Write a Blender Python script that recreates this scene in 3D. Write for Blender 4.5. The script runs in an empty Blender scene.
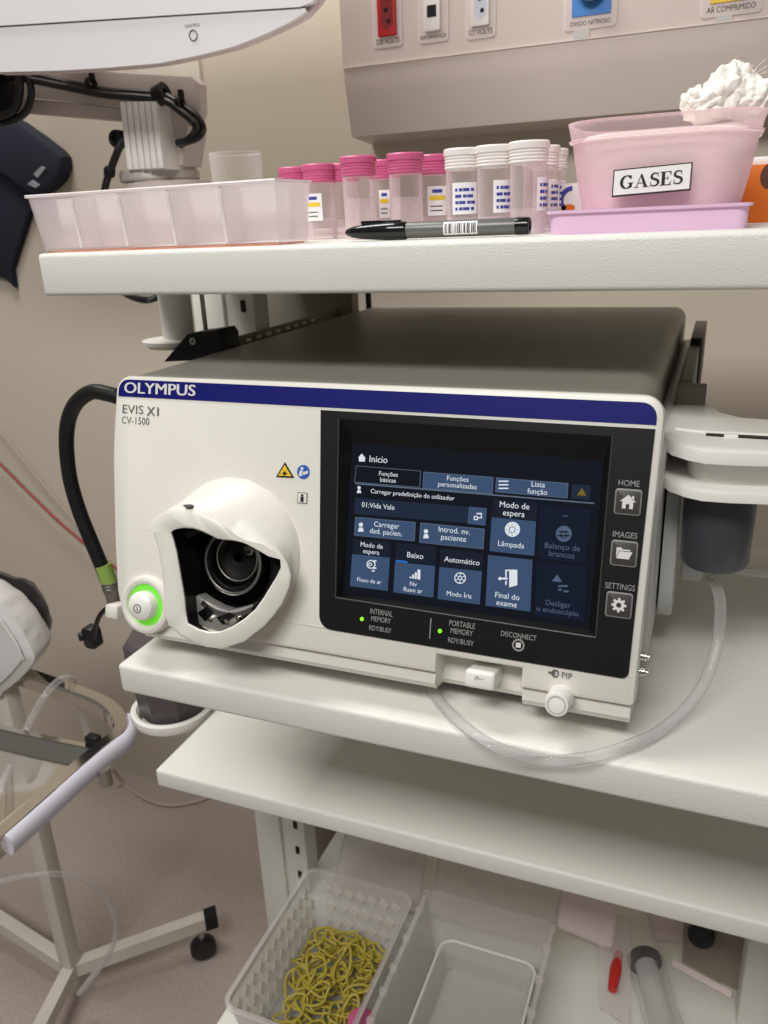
import bpy, bmesh, math, random
from mathutils import Vector, Matrix, Euler, noise
random.seed(7)
SC = bpy.context.scene
COL = SC.collection
# ------------------------------------------------------------------ camera, world, lights, exposure
CAM_LOC = Vector((.40276, -.46601, .28275)); CAM_ROT = Euler((1.21948, .04239, .38209), 'XYZ'); FPX = 801.57
cd = bpy.data.cameras.new('camera'); cam = bpy.data.objects.new('camera', cd); COL.objects.link(cam)
cam.location = CAM_LOC; cam.rotation_euler = CAM_ROT
cd.sensor_fit = 'AUTO'; cd.sensor_width = 36; cd.lens = FPX/1024*36; cd.clip_start = .01
cd.dof.use_dof = True; cd.dof.focus_distance = .52; cd.dof.aperture_fstop = 15.0
SC.camera = cam
w = bpy.data.worlds.new('world'); SC.world = w; w.use_nodes = True
w.node_tree.nodes['Background'].inputs[0].default_value = (1.0, .97, .935, 1)
w.node_tree.nodes['Background'].inputs[1].default_value = .17
def area(name, loc, target, sx, sy, power, col):
    l = bpy.data.lights.new(name, 'AREA'); l.shape = 'RECTANGLE'; l.size = sx; l.size_y = sy; l.energy = power; l.color = col
    o = bpy.data.objects.new(name, l); COL.objects.link(o); o.location = loc
    o.rotation_euler = (Vector(target)-Vector(loc)).to_track_quat('-Z', 'Y').to_euler()
area('ceiling_panel_front', (.15, -1.3, 1.5), (.15, -.3, 0), 1.2, .4, 34, (1, .982, .955))
area('ceiling_panel_over', (-.45, .12, 1.6), (-.45, .3, 0), .7, .4, 19, (1, .965, .925))
SC.cycles.transparent_max_bounces = 24
SC.view_settings.view_transform = 'Standard'; SC.view_settings.look = 'None'
SC.view_settings.exposure = -0.19; SC.view_settings.gamma = 1.0

# ------------------------------------------------------------------ helpers
CR = CAM_ROT.to_matrix()
AX = {'x': 0, 'y': 1, 'z': 2}
def U(px, py, ax, val):                       # the point of the plane ax = val that the photograph shows at a pixel
    d = CR @ Vector(((px-384)/FPX, -(py-512)/FPX, -1)); i = AX[ax]
    return CAM_LOC + d*((val-CAM_LOC[i])/d[i])
def UD(px, py, depth):
    return CAM_LOC + (CR @ Vector(((px-384)/FPX, -(py-512)/FPX, -1)))*depth
class Frame:
    def __init__(s, o, ex, ey):
        s.o = Vector(o); s.ex = Vector(ex).normalized(); s.ey = Vector(ey).normalized(); s.ez = s.ex.cross(s.ey)
    def __call__(s, a, b, c=0): return s.o + s.ex*a + s.ey*b + s.ez*c
    def px(s, u, v, c=0):                     # pixel -> (a, b) on this frame's plane raised by c
        d = CR @ Vector(((u-384)/FPX, -(v-512)/FPX, -1)); o = s.o + s.ez*c
        p = CAM_LOC + d*((o-CAM_LOC).dot(s.ez)/d.dot(s.ez)) - s.o
        return p.dot(s.ex), p.dot(s.ey)
ZT, BY = .18389, -.05281
PANEL = Frame((0, BY, 0), (1, 0, 0), (0, -BY, ZT)); PL = math.hypot(ZT, BY)

MATS = {}
def _lin(c):
    return tuple((x/12.92 if x <= .04045 else ((x+.055)/1.055)**2.4) for x in c)
def mat(name, rgb, rough=.5, metal=0, bump=0, bscale=300, var=0, vscale=20, spec=.5, coat=0, emit=None, estr=1, sss=0, trans=0):
    m = bpy.data.materials.new(name); m.use_nodes = True; nt = m.node_tree; b = nt.nodes['Principled BSDF']
    c = _lin([v/255 for v in rgb])
    b.inputs['Base Color'].default_value = (*c, 1); b.inputs['Roughness'].default_value = rough
    b.inputs['Metallic'].default_value = metal; b.inputs['Specular IOR Level'].default_value = spec
    b.inputs['Coat Weight'].default_value = coat
    if sss: b.inputs['Subsurface Weight'].default_value = sss; b.inputs['Subsurface Scale'].default_value = .01
    if emit:
        b.inputs['Emission Color'].default_value = (*_lin([v/255 for v in emit]), 1); b.inputs['Emission Strength'].default_value = estr
    tc = nt.nodes.new('ShaderNodeTexCoord')
    if var:
        n = nt.nodes.new('ShaderNodeTexNoise'); n.inputs['Scale'].default_value = vscale; n.inputs['Detail'].default_value = 6
        nt.links.new(tc.outputs['Object'], n.inputs['Vector'])
        r = nt.nodes.new('ShaderNodeValToRGB')
        r.color_ramp.elements[0].position = .3; r.color_ramp.elements[1].position = .7
        r.color_ramp.elements[0].color = (*[x*(1-var) for x in c], 1); r.color_ramp.elements[1].color = (*[min(1, x*(1+var)) for x in c], 1)
        nt.links.new(n.outputs['Fac'], r.inputs['Fac']); nt.links.new(r.outputs['Color'], b.inputs['Base Color'])
    if bump:
        n = nt.nodes.new('ShaderNodeTexNoise'); n.inputs['Scale'].default_value = bscale; n.inputs['Detail'].default_value = 2
        nt.links.new(tc.outputs['Object'], n.inputs['Vector'])
        bp = nt.nodes.new('ShaderNodeBump'); bp.inputs['Strength'].default_value = bump; bp.inputs['Distance'].default_value = .001
        nt.links.new(n.outputs['Fac'], bp.inputs['Height']); nt.links.new(bp.outputs['Normal'], b.inputs['Normal'])
    MATS[name] = m; return m
def clear(name, rgb, lo=.15, hi=.7, rough=.2, tint=(255, 255, 255), transl=0):   # thin clear or frosted plastic: more opaque edge-on
    m = mat(name, rgb, rough); nt = m.node_tree; b = nt.nodes['Principled BSDF']; out = nt.nodes['Material Output']
    t = nt.nodes.new('ShaderNodeBsdfTransparent'); t.inputs[0].default_value = (*_lin([v/255 for v in tint]), 1)
    lw = nt.nodes.new('ShaderNodeLayerWeight'); lw.inputs['Blend'].default_value = .45
    mr = nt.nodes.new('ShaderNodeMapRange'); mr.inputs['To Min'].default_value = lo; mr.inputs['To Max'].default_value = hi
    nt.links.new(lw.outputs['Facing'], mr.inputs['Value'])
    body = b.outputs[0]
    if transl:
        tl = nt.nodes.new('ShaderNodeBsdfTranslucent'); tl.inputs[0].default_value = (*_lin([v/255 for v in rgb]), 1)
        ms = nt.nodes.new('ShaderNodeMixShader'); ms.inputs[0].default_value = transl
        nt.links.new(b.outputs[0], ms.inputs[1]); nt.links.new(tl.outputs[0], ms.inputs[2]); body = ms.outputs[0]
    mx = nt.nodes.new('ShaderNodeMixShader')
    nt.links.new(mr.outputs[0], mx.inputs[0]); nt.links.new(t.outputs[0], mx.inputs[1]); nt.links.new(body, mx.inputs[2])
    nt.links.new(mx.outputs[0], out.inputs['Surface']); return m

def rootloc(o):
    v = Vector((0, 0, 0))
    while o is not None: v += o.location; o = o.parent
    return v
def link(name, bm, m, parent=None, loc=None, smooth=35):     # bm is in world coordinates
    off = rootloc(parent) if parent else Vector(loc or (0, 0, 0))
    bmesh.ops.recalc_face_normals(bm, faces=bm.faces[:])
    bmesh.ops.translate(bm, verts=bm.verts[:], vec=-off)
    me = bpy.data.meshes.new(name); bm.to_mesh(me); bm.free()
    if smooth:
        me.polygons.foreach_set('use_smooth', [True]*len(me.polygons)); me.set_sharp_from_angle(angle=math.radians(smooth))
    me.materials.append(m)
    o = bpy.data.objects.new(name, me); COL.objects.link(o)
    if parent: o.parent = parent
    else: o.location = off
    return o
def cut(o, cutters):                           # remove cutter solids from a mesh object
    tmp = []
    for bm in cutters:
        bmesh.ops.recalc_face_normals(bm, faces=bm.faces[:]); me = bpy.data.meshes.new('cutter'); bm.to_mesh(me); bm.free()
        c = bpy.data.objects.new('cutter', me); COL.objects.link(c); tmp.append(c)
        m = o.modifiers.new('cut', 'BOOLEAN'); m.operation = 'DIFFERENCE'; m.object = c; m.solver = 'EXACT'
    me = bpy.data.meshes.new_from_object(o.evaluated_get(bpy.context.evaluated_depsgraph_get()))
    o.modifiers.clear(); me.polygons.foreach_set('use_smooth', [True]*len(me.polygons)); me.set_sharp_from_angle(angle=math.radians(30)); me.name = o.name; o.data = me
    for c in tmp: bpy.data.objects.remove(c)
def tag(o, label, cat, group=None):
    o['label'] = label; o['category'] = cat
    if group: o['group'] = group
    return o
def thing(name, label, cat, loc, group=None):
    o = bpy.data.objects.new(name, None); COL.objects.link(o); o.location = loc; o.empty_display_size = .02
    return tag(o, label, cat, group)
def new(): return bmesh.new()
def box(bm, x0, x1, y0, y1, z0, z1, bev=0, seg=2, fr=None):
    t = bmesh.new(); r = bmesh.ops.create_cube(t, size=1)
    for v in t.verts: v.co = Vector(((x0+x1)/2+v.co.x*(x1-x0), (y0+y1)/2+v.co.y*(y1-y0), (z0+z1)/2+v.co.z*(z1-z0)))
    if bev: bmesh.ops.bevel(t, geom=t.edges[:], offset=bev, segments=seg, affect='EDGES', profile=.5)
    merge(bm, t, fr)
def merge(bm, t, fr=None):
    mp = {}
    for v in t.verts: mp[v] = bm.verts.new(fr(*v.co) if fr else v.co)
    for f in t.faces:
        try: bm.faces.new([mp[v] for v in f.verts])
        except ValueError: pass
    t.free()
def loft(bm, rings, cap0=True, cap1=True, closed=True):
    R = [[bm.verts.new(p) for p in r] for r in rings]; n = len(R[0])
    for a, b in zip(R, R[1:]):
        for i in range(n if closed else n-1):
            bm.faces.new((a[i], a[(i+1) % n], b[(i+1) % n], b[i]))
    if cap0: bm.faces.new(R[0][::-1])
    if cap1: bm.faces.new(R[-1])
    return R
def prism(bm, poly, fr, c0, c1, bev=0):        # polygon (a,b) on a frame between heights c0 < c1
    if bev:
        n = len(poly); cx = sum(p[0] for p in poly)/n; cy = sum(p[1] for p in poly)/n
        ins = inset(poly, bev)
        rings = [[fr(a, b, c0) for a, b in poly], [fr(a, b, c1-bev) for a, b in poly],
                 [fr(a, b, c1-bev*.3) for a, b in inset(poly, bev*.3)], [fr(a, b, c1) for a, b in ins]]
    else: rings = [[fr(a, b, c0) for a, b in poly], [fr(a, b, c1) for a, b in poly]]
    loft(bm, rings)
def inset(poly, d):
    n = len(poly); A = sum(poly[i][0]*poly[(i+1) % n][1]-poly[(i+1) % n][0]*poly[i][1] for i in range(n)); s = 1 if A > 0 else -1
    out = []
    for i in range(n):
        p0, p, p1 = Vector(poly[i-1]), Vector(poly[i]), Vector(poly[(i+1) % n])
        e0 = (p-p0); e1 = (p1-p)
        if e0.length < 1e-9 or e1.length < 1e-9: out.append(tuple(p)); continue
        e0.normalize(); e1.normalize(); n0 = Vector((-e0.y, e0.x))*s; n1 = Vector((-e1.y, e1.x))*s
        m = n0+n1; k = m.length_squared
        out.append(tuple(p+m*(2*d/k if k > .4 else d/1.0)) if k > 1e-6 else tuple(p))
    return out
def rrect(x0, x1, y0, y1, r, seg=5):
    rr = r if isinstance(r, (list, tuple)) else (r,)*4      # bl, br, tr, tl
    out = []
    for (cx, cy, a0), q in zip(((x0, y0, 180), (x1, y0, 270), (x1, y1, 0), (x0, y1, 90)), rr):
        sx = 1 if cx == x0 else -1; sy = 1 if cy == y0 else -1
        if q <= 0: out.append((cx, cy)); continue
        for k in range(seg+1):
            a = math.radians(a0+90*k/seg); out.append((cx+sx*q+q*math.cos(a), cy+sy*q+q*math.sin(a)))
    return out
def circ(cx, cy, r, n=32, ry=None):
    return [(cx+r*math.cos(2*math.pi*i/n), cy+(ry or r)*math.sin(2*math.pi*i/n)) for i in range(n)]
def smooth_pts(pts, sub=6, closed=False):
    P = [Vector(p) for p in pts]; n = len(P); out = []
    for i in range(n if closed else n-1):
        if closed: a, b, c, d = P[i-1], P[i], P[(i+1) % n], P[(i+2) % n]
        else: a, b, c, d = P[max(i-1, 0)], P[i], P[i+1], P[min(i+2, n-1)]
        for k in range(sub):
            t = k/sub; out.append(.5*((2*b)+(c-a)*t+(2*a-5*b+4*c-d)*t*t+(3*b-a-3*c+d)*t**3))
    if not closed: out.append(P[-1])
    return out
def tube(bm, pts, r, seg=10, sub=6, closed=False, caps=True):
    P = smooth_pts(pts, sub, closed) if sub > 1 else [Vector(p) for p in pts]; n = len(P)
    R = r if callable(r) else (lambda t: r)
    rings = []; up = None
    for i, p in enumerate(P):
        if closed: d = P[(i+1) % n]-P[i-1]
        else: d = P[min(i+1, n-1)]-P[max(i-1, 0)]
        if d.length < 1e-9: d = Vector((0, 0, 1))
        d.normalize()
        if up is None:
            up = d.orthogonal().normalized()
        else:
            up = (up-d*up.dot(d)); up = up.normalized() if up.length > 1e-6 else d.orthogonal().normalized()
        s = d.cross(up); q = R(i/max(n-1, 1))
        rings.append([p+(up*math.cos(2*math.pi*k/seg)+s*math.sin(2*math.pi*k/seg))*q for k in range(seg)])
    if closed:
        V = [[bm.verts.new(p) for p in rg] for rg in rings]
        # pick the twist that closes best
        best = min(range(seg), key=lambda s: (rings[-1][0]-rings[0][s]).length)
        for i in range(n):
            a = V[i]; b = V[(i+1) % n]; sh = best if i == n-1 else 0
            for k in range(seg): bm.faces.new((a[k], a[(k+1) % seg], b[(k+1+sh) % seg], b[(k+sh) % seg]))
    else: loft(bm, rings, caps, caps)
def cyl(bm, p0, p1, r0, r1=None, seg=24, bev=0):
    p0, p1 = Vector(p0), Vector(p1); d = (p1-p0); L = d.length; d.normalize(); r1 = r0 if r1 is None else r1
    u = d.orthogonal().normalized(); s = d.cross(u)
    prof = [(r0, 0), (r1, L)] if not bev else [(r0-bev, 0), (r0-bev*.3, bev*.3), (r0, bev), (r1, L-bev), (r1-bev*.3, L-bev*.3), (r1-bev, L)]
    loft(bm, [[p0+d*h+(u*math.cos(2*math.pi*k/seg)+s*math.sin(2*math.pi*k/seg))*r for k in range(seg)] for r, h in prof])
def lathe(bm, prof, base, axis=(0, 0, 1), seg=32, cap0=True, cap1=True):
    d = Vector(axis).normalized(); u = d.orthogonal().normalized(); s = d.cross(u); b = Vector(base)
    loft(bm, [[b+d*h+(u*math.cos(2*math.pi*k/seg)+s*math.sin(2*math.pi*k/seg))*r for k in range(seg)] for r, h in prof], cap0, cap1)
def ring(bm, fr, a, b, r0, r1, c0, c1, seg=40, bev=0):      # flat annulus with thickness on a frame
    pr = [(r1, c0), (r1, c1), (r0, c1), (r0, c0)]
    if bev: pr = [(r1, c0), (r1, c1-bev), (r1-bev*.3, c1-bev*.3), (r1-bev, c1), (r0+bev, c1), (r0+bev*.3, c1-bev*.3), (r0, c1-bev), (r0, c0)]
    rings = [[fr(a+r*math.cos(2*math.pi*k/seg), b+r*math.sin(2*math.pi*k/seg), c) for k in range(seg)] for r, c in pr]
    rings.append(rings[0])
    V = [[bm.verts.new(p) for p in rg] for rg in rings[:-1]]; V.append(V[0])
    for x, y in zip(V, V[1:]):
        for k in range(seg): bm.faces.new((x[k], x[(k+1) % seg], y[(k+1) % seg], y[k]))
def txt(name, s, fr, a, b, m, parent, width=None, height=None, c=.0003, align='C', shear=0, bold=0, vs=1.0, lines=.95):
    cu = bpy.data.curves.new('t', 'FONT'); cu.body = s; cu.align_x = {'C': 'CENTER', 'L': 'LEFT'}[align]; cu.shear = shear
    cu.offset = bold; cu.resolution_u = 3; cu.space_line = lines
    t = bpy.data.objects.new('t', cu); COL.objects.link(t)
    me = bpy.data.meshes.new_from_object(t.evaluated_get(bpy.context.evaluated_depsgraph_get()))
    bpy.data.objects.remove(t); bpy.data.curves.remove(cu)
    xs = [v.co.x for v in me.vertices]; ys = [v.co.y for v in me.vertices]
    if not xs: return None
    w_, h_ = max(xs)-min(xs), max(ys)-min(ys)
    k = width/w_ if width else height/h_
    ky = (height/h_ if (height and width) else k)*vs
    cx = (max(xs)+min(xs))/2 if align == 'C' else min(xs); cy = (max(ys)+min(ys))/2
    off = rootloc(parent)
    for v in me.vertices: v.co = fr(a+(v.co.x-cx)*k, b+(v.co.y-cy)*ky, c)-off
    me.name = name; me.materials.clear(); me.materials.append(m)
    o = bpy.data.objects.new(name, me); COL.objects.link(o); o.parent = parent
    return o
def polyobj(name, polys, fr, m, parent, c=.0003, t=.0004):   # flat marks with a hair of thickness
    bm = new()
    for p in polys: prism(bm, p, fr, c-t, c)
    return link(name, bm, m, parent, smooth=0)
def stroke(pts, ws):                       # variable-width stroke polygons -> list of quads
    out = []; P = [Vector(p) for p in pts]; n = len(P); L = []; Rr = []
    for i in range(n):
        d = (P[min(i+1, n-1)]-P[max(i-1, 0)]).normalized(); nn = Vector((-d.y, d.x)); h = ws[i]/2
        L.append(P[i]+nn*h); Rr.append(P[i]-nn*h)
    for i in range(n-1): out.append([tuple(L[i]), tuple(L[i+1]), tuple(Rr[i+1]), tuple(Rr[i])])
    return out
def copy_thing(o, loc, rot=None):
    c = o.copy(); COL.objects.link(c); c.location = loc
    if rot is not None: c.rotation_euler = rot
    for ch in list(o.children):
        d = ch.copy(); COL.objects.link(d); d.parent = c
        for g in list(ch.children):
            e = g.copy(); COL.objects.link(e); e.parent = d
    return c

# ------------------------------------------------------------------ materials
M_wall = mat('wall_paint', (200, 190, 173), .85, bump=.05, bscale=400)
M_floor = mat('vinyl_floor', (166, 154, 147), .55, var=.10, vscale=160, bump=.05, bscale=500)
M_shelf = mat('powder_coat', (226, 226, 219), .42, bump=.35, bscale=900)
M_post = mat('post_paint', (214, 213, 205), .45)
M_dkpanel = mat('rear_panel_paint', (128, 122, 110), .6)
M_black = mat('black_plastic', (17, 17, 18), .45, spec=.3)
M_blackgloss = mat('black_gloss', (14, 14, 16), .16)
M_rubber = mat('black_rubber', (20, 20, 21), .38)
M_white = mat('processor_white', (224, 221, 212), .36)
M_whiteb = mat('bright_white_plastic', (236, 234, 228), .32)
M_cover = mat('grey_metal_cover', (150, 147, 138), .45, metal=.15)
M_blue = mat('blue_stripe', (10, 16, 104), .5, spec=.25)
M_side = mat('side_grey', (190, 190, 188), .4)
M_ink = mat('grey_ink', (96, 96, 96), .6)
M_inkdk = mat('dark_ink', (30, 28, 28), .7)
M_inkw = mat('white_ink', (215, 215, 212), .6)
M_inkg = mat('bezel_ink', (150, 150, 148), .6)
M_chrome = mat('chrome', (222, 217, 208), .08, metal=1)
M_steel = mat('satin_steel', (175, 172, 165), .3, metal=1)
M_green = mat('green_light', (90, 180, 50), .4, emit=(112, 214, 52), estr=.7)
M_led = mat('green_led', (120, 230, 20), .4, emit=(140, 255, 30), estr=1.0)
M_lav = mat('lavender_vinyl', (214, 212, 224), .4)
M_mayo = mat('stand_enamel', (206, 200, 190), .45)
M_navy = mat('navy_nylon', (28, 31, 48), .8, bump=.3, bscale=700)
M_velcro = mat('grey_velcro', (150, 150, 155), .8)
M_arm = mat('arm_plastic', (205, 192, 186), .5)
M_mon = mat('monitor_white', (226, 224, 226), .4)
M_head = mat('headwall_enamel', (216, 202, 194), .42)
M_yellow = mat('yellow_latex', (186, 170, 66), .45)
M_capink = mat('pink_cap', (204, 92, 138), .42)
M_capwhite = mat('white_cap', (236, 230, 226), .4)
M_paper = mat('white_paper', (238, 236, 234), .7)
M_orange = mat('orange_card', (222, 112, 20), .6)
M_gauze = mat('gauze', (255, 250, 242), .95, bump=.6, bscale=900, sss=0)
M_cloth = mat('white_cotton', (214, 212, 210), .95, bump=.5, bscale=1400)
M_pinklid = mat('lilac_plastic', (226, 190, 218), .4)
M_cup = mat('smoked_plastic', (62, 64, 70), .3)
M_cuptaupe = mat('taupe_plastic', (84, 77, 78), .3)
M_red = mat('red_plastic', (196, 36, 34), .4)
M_redcord = mat('red_cord', (150, 62, 58), .5)
M_greycord = mat('grey_cord', (176, 160, 148), .5)
M_greenband = mat('green_band', (142, 170, 84), .5)
M_gun = mat('marker_grey', (104, 104, 102), .38, metal=.3)
M_tray = clear('frosted_tray', (244, 237, 240), .20, .72, .3, transl=.4)
M_rib = clear('tray_rib', (255, 250, 248), .8, .95, .3, transl=.3)
M_traydiv = clear('tray_divider', (250, 244, 244), .5, .9, .3, transl=.3)
M_clear = clear('clear_plastic', (240, 236, 236), .03, .46, .08)
M_jar = clear('jar_plastic', (250, 240, 243), .10, .62, .12, tint=(255, 250, 252))
M_basin = clear('pink_basin', (255, 230, 238), .42, .93, .4, tint=(255, 250, 252), transl=.55)
M_basket = clear('basket_plastic', (226, 222, 218), .20, .75, .22)
M_bag = clear('bag_film', (226, 216, 214), .18, .6, .15)
M_darkbag = clear('smoked_film', (40, 40, 48), .72, .95, .08)
M_tube = clear('clear_tubing', (206, 204, 206), .14, .72, .06)
M_fluid = clear('fluid', (240, 226, 230), .22, .5, .1)

# ------------------------------------------------------------------ the setting
def struct(o): o['kind'] = 'structure'; return o
WY, FZ = .72, -.90
bm = new(); box(bm, -2.6, 2.2, WY, WY+.1, FZ, 1.75); struct(link('wall_back', bm, M_wall))
bm = new(); box(bm, -2.6, 2.2, -2.2, WY, FZ-.05, FZ); struct(link('floor', bm, M_floor))

# ------------------------------------------------------------------ cart
S0, S1, S2, S3 = .269, -.020, -.210, -.563
cart = thing('equipment_cart', 'white powder-coated equipment cart with four shelves and slotted side posts', 'cart', (.25, .25, FZ))
def shelf(x0, x1, y0, y1, z, t):
    bm = new(); box(bm, x0, x1, y0, y1, z-t, z, .0032, 3); return link('shelf', bm, M_shelf, cart)
shelf(-.064, .58, .010, .42, S0, .030)
shelf(.012, .58, -.062, .30, S1, .024)
shelf(-.064, .58, .041, .42, S2, .0197)
shelf(-.050, .58, .000, .42, S3, .026)
pxa, pxb, pxc = U(254, 817, 'y', .25).x, U(279, 823, 'y', .25).x, U(302, 835, 'y', .25).x
for x0, x1, rx0, rx1 in ((pxa, pxb, pxb, pxc), (.492, .528, .46, .492)):
    bm = new(); box(bm, x0, x1, .25, .285, -.82, .24, .003); link('post', bm, M_post, cart)
    if x0 < 0:
        bm = new(); box(bm, rx0, rx1, .256, .285, -.82, .24, .001); r = link('slotted_rail', bm, M_post, cart)
        for k in range(26):
            z = .205-k*.041
            bm = new(); box(bm, (rx0+rx1)/2+.001, (rx0+rx1)/2+.007, .2545, .259, z-.006, z+.006, .0012); link('slot', bm, M_black, r)
bm = new(); box(bm, U(246, 300, 'y', .40).x, U(352, 300, 'y', .40).x, .40, .42, -.8, .24, .002); link('rear_panel', bm, M_dkpanel, cart)
bm = new(); box(bm, -.05, .56, .01, .42, -.86, -.80, .008); link('base', bm, M_post, cart)
for x in (-.02, .53):
    for y in (.05, .38):
        bm = new(); cyl(bm, (x-.012, y, FZ+.03), (x+.012, y, FZ+.03), .03, seg=20, bev=.003); link('castor', bm, M_rubber, cart)
# strip with slot light painted as white marks along the left of the processor top
sa, sb = U(249, 340, 'x', -.006), U(313, 320.5, 'x', -.006)
bm = new(); box(bm, -.012, -.0065, sa.y-.02, .40, .13, max(sa.z, sb.z)+.004, .001); stp = link('slotted_strip', bm, M_dkpanel, cart)
for k in range(8):
    p_ = sa.lerp(sb, k/7); bm = new(); box(bm, -.0068, -.0058, p_.y-.0045, p_.y+.0045, p_.z-.0016, p_.z+.0016, .0004); link('slot_light_mark', bm, M_whiteb, stp)
# hanging spool under the top shelf
bm = new(); lathe(bm, [(.0145, .0), (.0145, .056)], (-.054, .155, .186)); h = link('hanging_spool', bm, M_whiteb, cart)
bm = new(); lathe(bm, [(.020, 0), (.024, .001), (.0245, .004), (.029, .0045), (.029, .0075), (.016, .009)], (-.060, .155, .179)); link('flange', bm, M_whiteb, h)
bm = new(); cyl(bm, (-.0345, .17, .18), (-.0345, .17, .24), .0022, seg=10); link('rod', bm, M_steel, h)
FRY = Frame((0, .13, 0), (1, 0, 0), (0, 0, 1))
pts = [FRY.px(*p) for p in ((163, 362), (187, 334), (216, 330), (220, 336), (222, 356), (215, 360))]
bm = new(); prism(bm, pts, FRY, -.03, 0, .0015); cl = link('clamp', bm, M_black, cart)
a, b = FRY.px(193, 341); bm = new(); ring(bm, FRY, a, b, .0012, .0032, 0, .001, 20); link('screw', bm, M_steel, cl)

# ------------------------------------------------------------------ video processor
vp = thing('video_processor', 'white endoscopy video processor with blue stripe and lit touchscreen on the shelf', 'medical device', (.19, .2, S1))
for x in (.03, .35):
    for y in (.0, .27):
        bm = new(); cyl(bm, (x, y, S1), (x, y, .004), .012, seg=20); link('foot', bm, M_rubber, vp)
FX = Frame((0, 0, 0), (1, 0, 0), (0, 0, 1))         # normal is -y
bm = new()
prism(bm, rrect(.006, .372, .0, ZT-.001, (.002, .002, .012, .012), 6), FX, -.446, -.004)
link('metal_cover', bm, M_cover, vp)
# front panel: upper shell
L = PL
def bl(p): return PANEL.px(*p)
left = [bl(p) for p in ((113.2, 430), (112.4, 455), (113.2, 500), (114.2, 540), (116.7, 590), (120, 606), (127, 620), (138, 630))]
left[-1] = (left[-1][0], .016)
R = .012
outl = [(.030, .012)] + [(.258, .012), (.258, .024), (.312, .024), (.312, .012), (.3765, .012)]
outl += [(.3785, .014), (.3805, L-R)]
outl += [(.3805-R+R*math.cos(math.radians(a)), L-R+R*math.sin(math.radians(a))) for a in range(15, 91, 15)]
outl += [(.0005+R-R*math.sin(math.radians(a)), L-R+R*math.cos(math.radians(a))) for a in range(0, 91, 15)]
outl += [q for q in left]
bm = new(); prism(bm, outl, PANEL, -.022, 0, .0025)
fpn = link('front_panel', bm, M_white, vp)
cs = new(); prism(cs, [(.178, .0465), (.357, .0465), (.357, .1705), (.178, .1705)], PANEL, -.03, .01)
cs = [cs]

# lower lip under the black frame, with the port recess
def lip(u0, u1, d, name='lower_lip'):
    bm = new()
    prof = [(.030, -.0005-d), (.019, -.006-d), (.004, -.005-d), (.0005, -.008-d), (.0005, -.034), (.030, -.034)]
    loft(bm, [[PANEL(u, v, c) for v, c in prof] for u in (u0, u0+.0008, u1-.0008, u1)]); return link(name, bm, M_white, vp)
lip(.030, .257, -.001); lip(.257, .313, .014, 'port_recess'); lip(.313, .3765, -.001)
bm = new(); prism(bm, [(.006, .02), (.02, .006), (.05, .001), (.05, .03), (.008, .05)], PANEL, -.05, -.012, .003); link('lower_corner', bm, M_white, vp)
# blue stripe and lettering
ST = rrect(.0035, .3765, .1762, .1885, (0, 0, .0085, .0085), 6)
sk = lambda p: (p[0], p[1]-(.0018*(p[0]/.38)))
st = polyobj('brand_stripe', [[sk(p) for p in ST]], PANEL, M_blue, vp, .0004, .0012)
for k_ in (-.00035, 0, .00035): txt('lettering', 'OLYMPUS', PANEL, .0395+k_, .1826, M_inkw, st, width=.0608, height=.0078, c=.0007+k_*.1)
txt('model_lettering', 'EVIS', PANEL, .0168, .1672, M_ink, vp, width=.0185, height=.0062)
for k_ in (-.0002, .0002): txt('model_lettering', 'X1', PANEL, .0342+k_, .1665, M_ink, vp, width=.0102, height=.0062, c=.0003+k_*.1)
txt('model_lettering', 'CV-1500', PANEL, .0193, .1592, M_ink, vp, width=.0245, height=.0052)
# warning marks
tri = [PANEL.px(*p) for p in ((285, 462), (294.5, 478), (276, 477))]
o = polyobj('warning_sign', [tri], PANEL, M_inkdk, vp, .0003)
polyobj('yellow_field', [inset(tri, .0011)], PANEL, mat('sign_yellow', (240, 200, 40), .5), o, .0005)
a, b = PANEL.px(285, 473.3); polyobj('laser_burst', [circ(a, b, .0012, 12)]+[[(a, b+.0003), (a+.004*math.cos(q), b+.004*math.sin(q)), (a, b-.0003)] for q in (0, 1.05, 2.1, 3.14, 4.2, 5.2)], PANEL, M_inkdk, o, .0007)
a, b = PANEL.px(303.5, 472); o = polyobj('manual_sign', [circ(a, b, .0047, 32)], PANEL, mat('sign_blue', (36, 90, 176), .5), vp)
polyobj('pictogram', [circ(a-.001, b+.0022, .0011, 14), [(a-.0032, b-.0028), (a-.0008, b-.0028), (a-.0002, b+.0008), (a-.0026, b+.0008)], [(a, b-.002), (a+.0036, b-.0008), (a+.0036, b+.0012), (a, b)]], PANEL, M_inkw, o, .0005)
a, b = PANEL.px(302.5, 498); o = polyobj('type_mark', [rrect(a-.0037, a+.0037, b-.0037, b+.0037, .0003)], PANEL, M_ink, vp)
polyobj('mark_field', [rrect(a-.0032, a+.0032, b-.0032, b+.0032, .0003)], PANEL, M_white, o, .0005)
polyobj('mark_figure', [circ(a, b+.0018, .0009, 10), [(a-.0012, b-.0026), (a+.0012, b-.0026), (a+.0012, b+.0008), (a-.0012, b+.0008)]], PANEL, M_inkdk, o, .0007)
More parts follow.
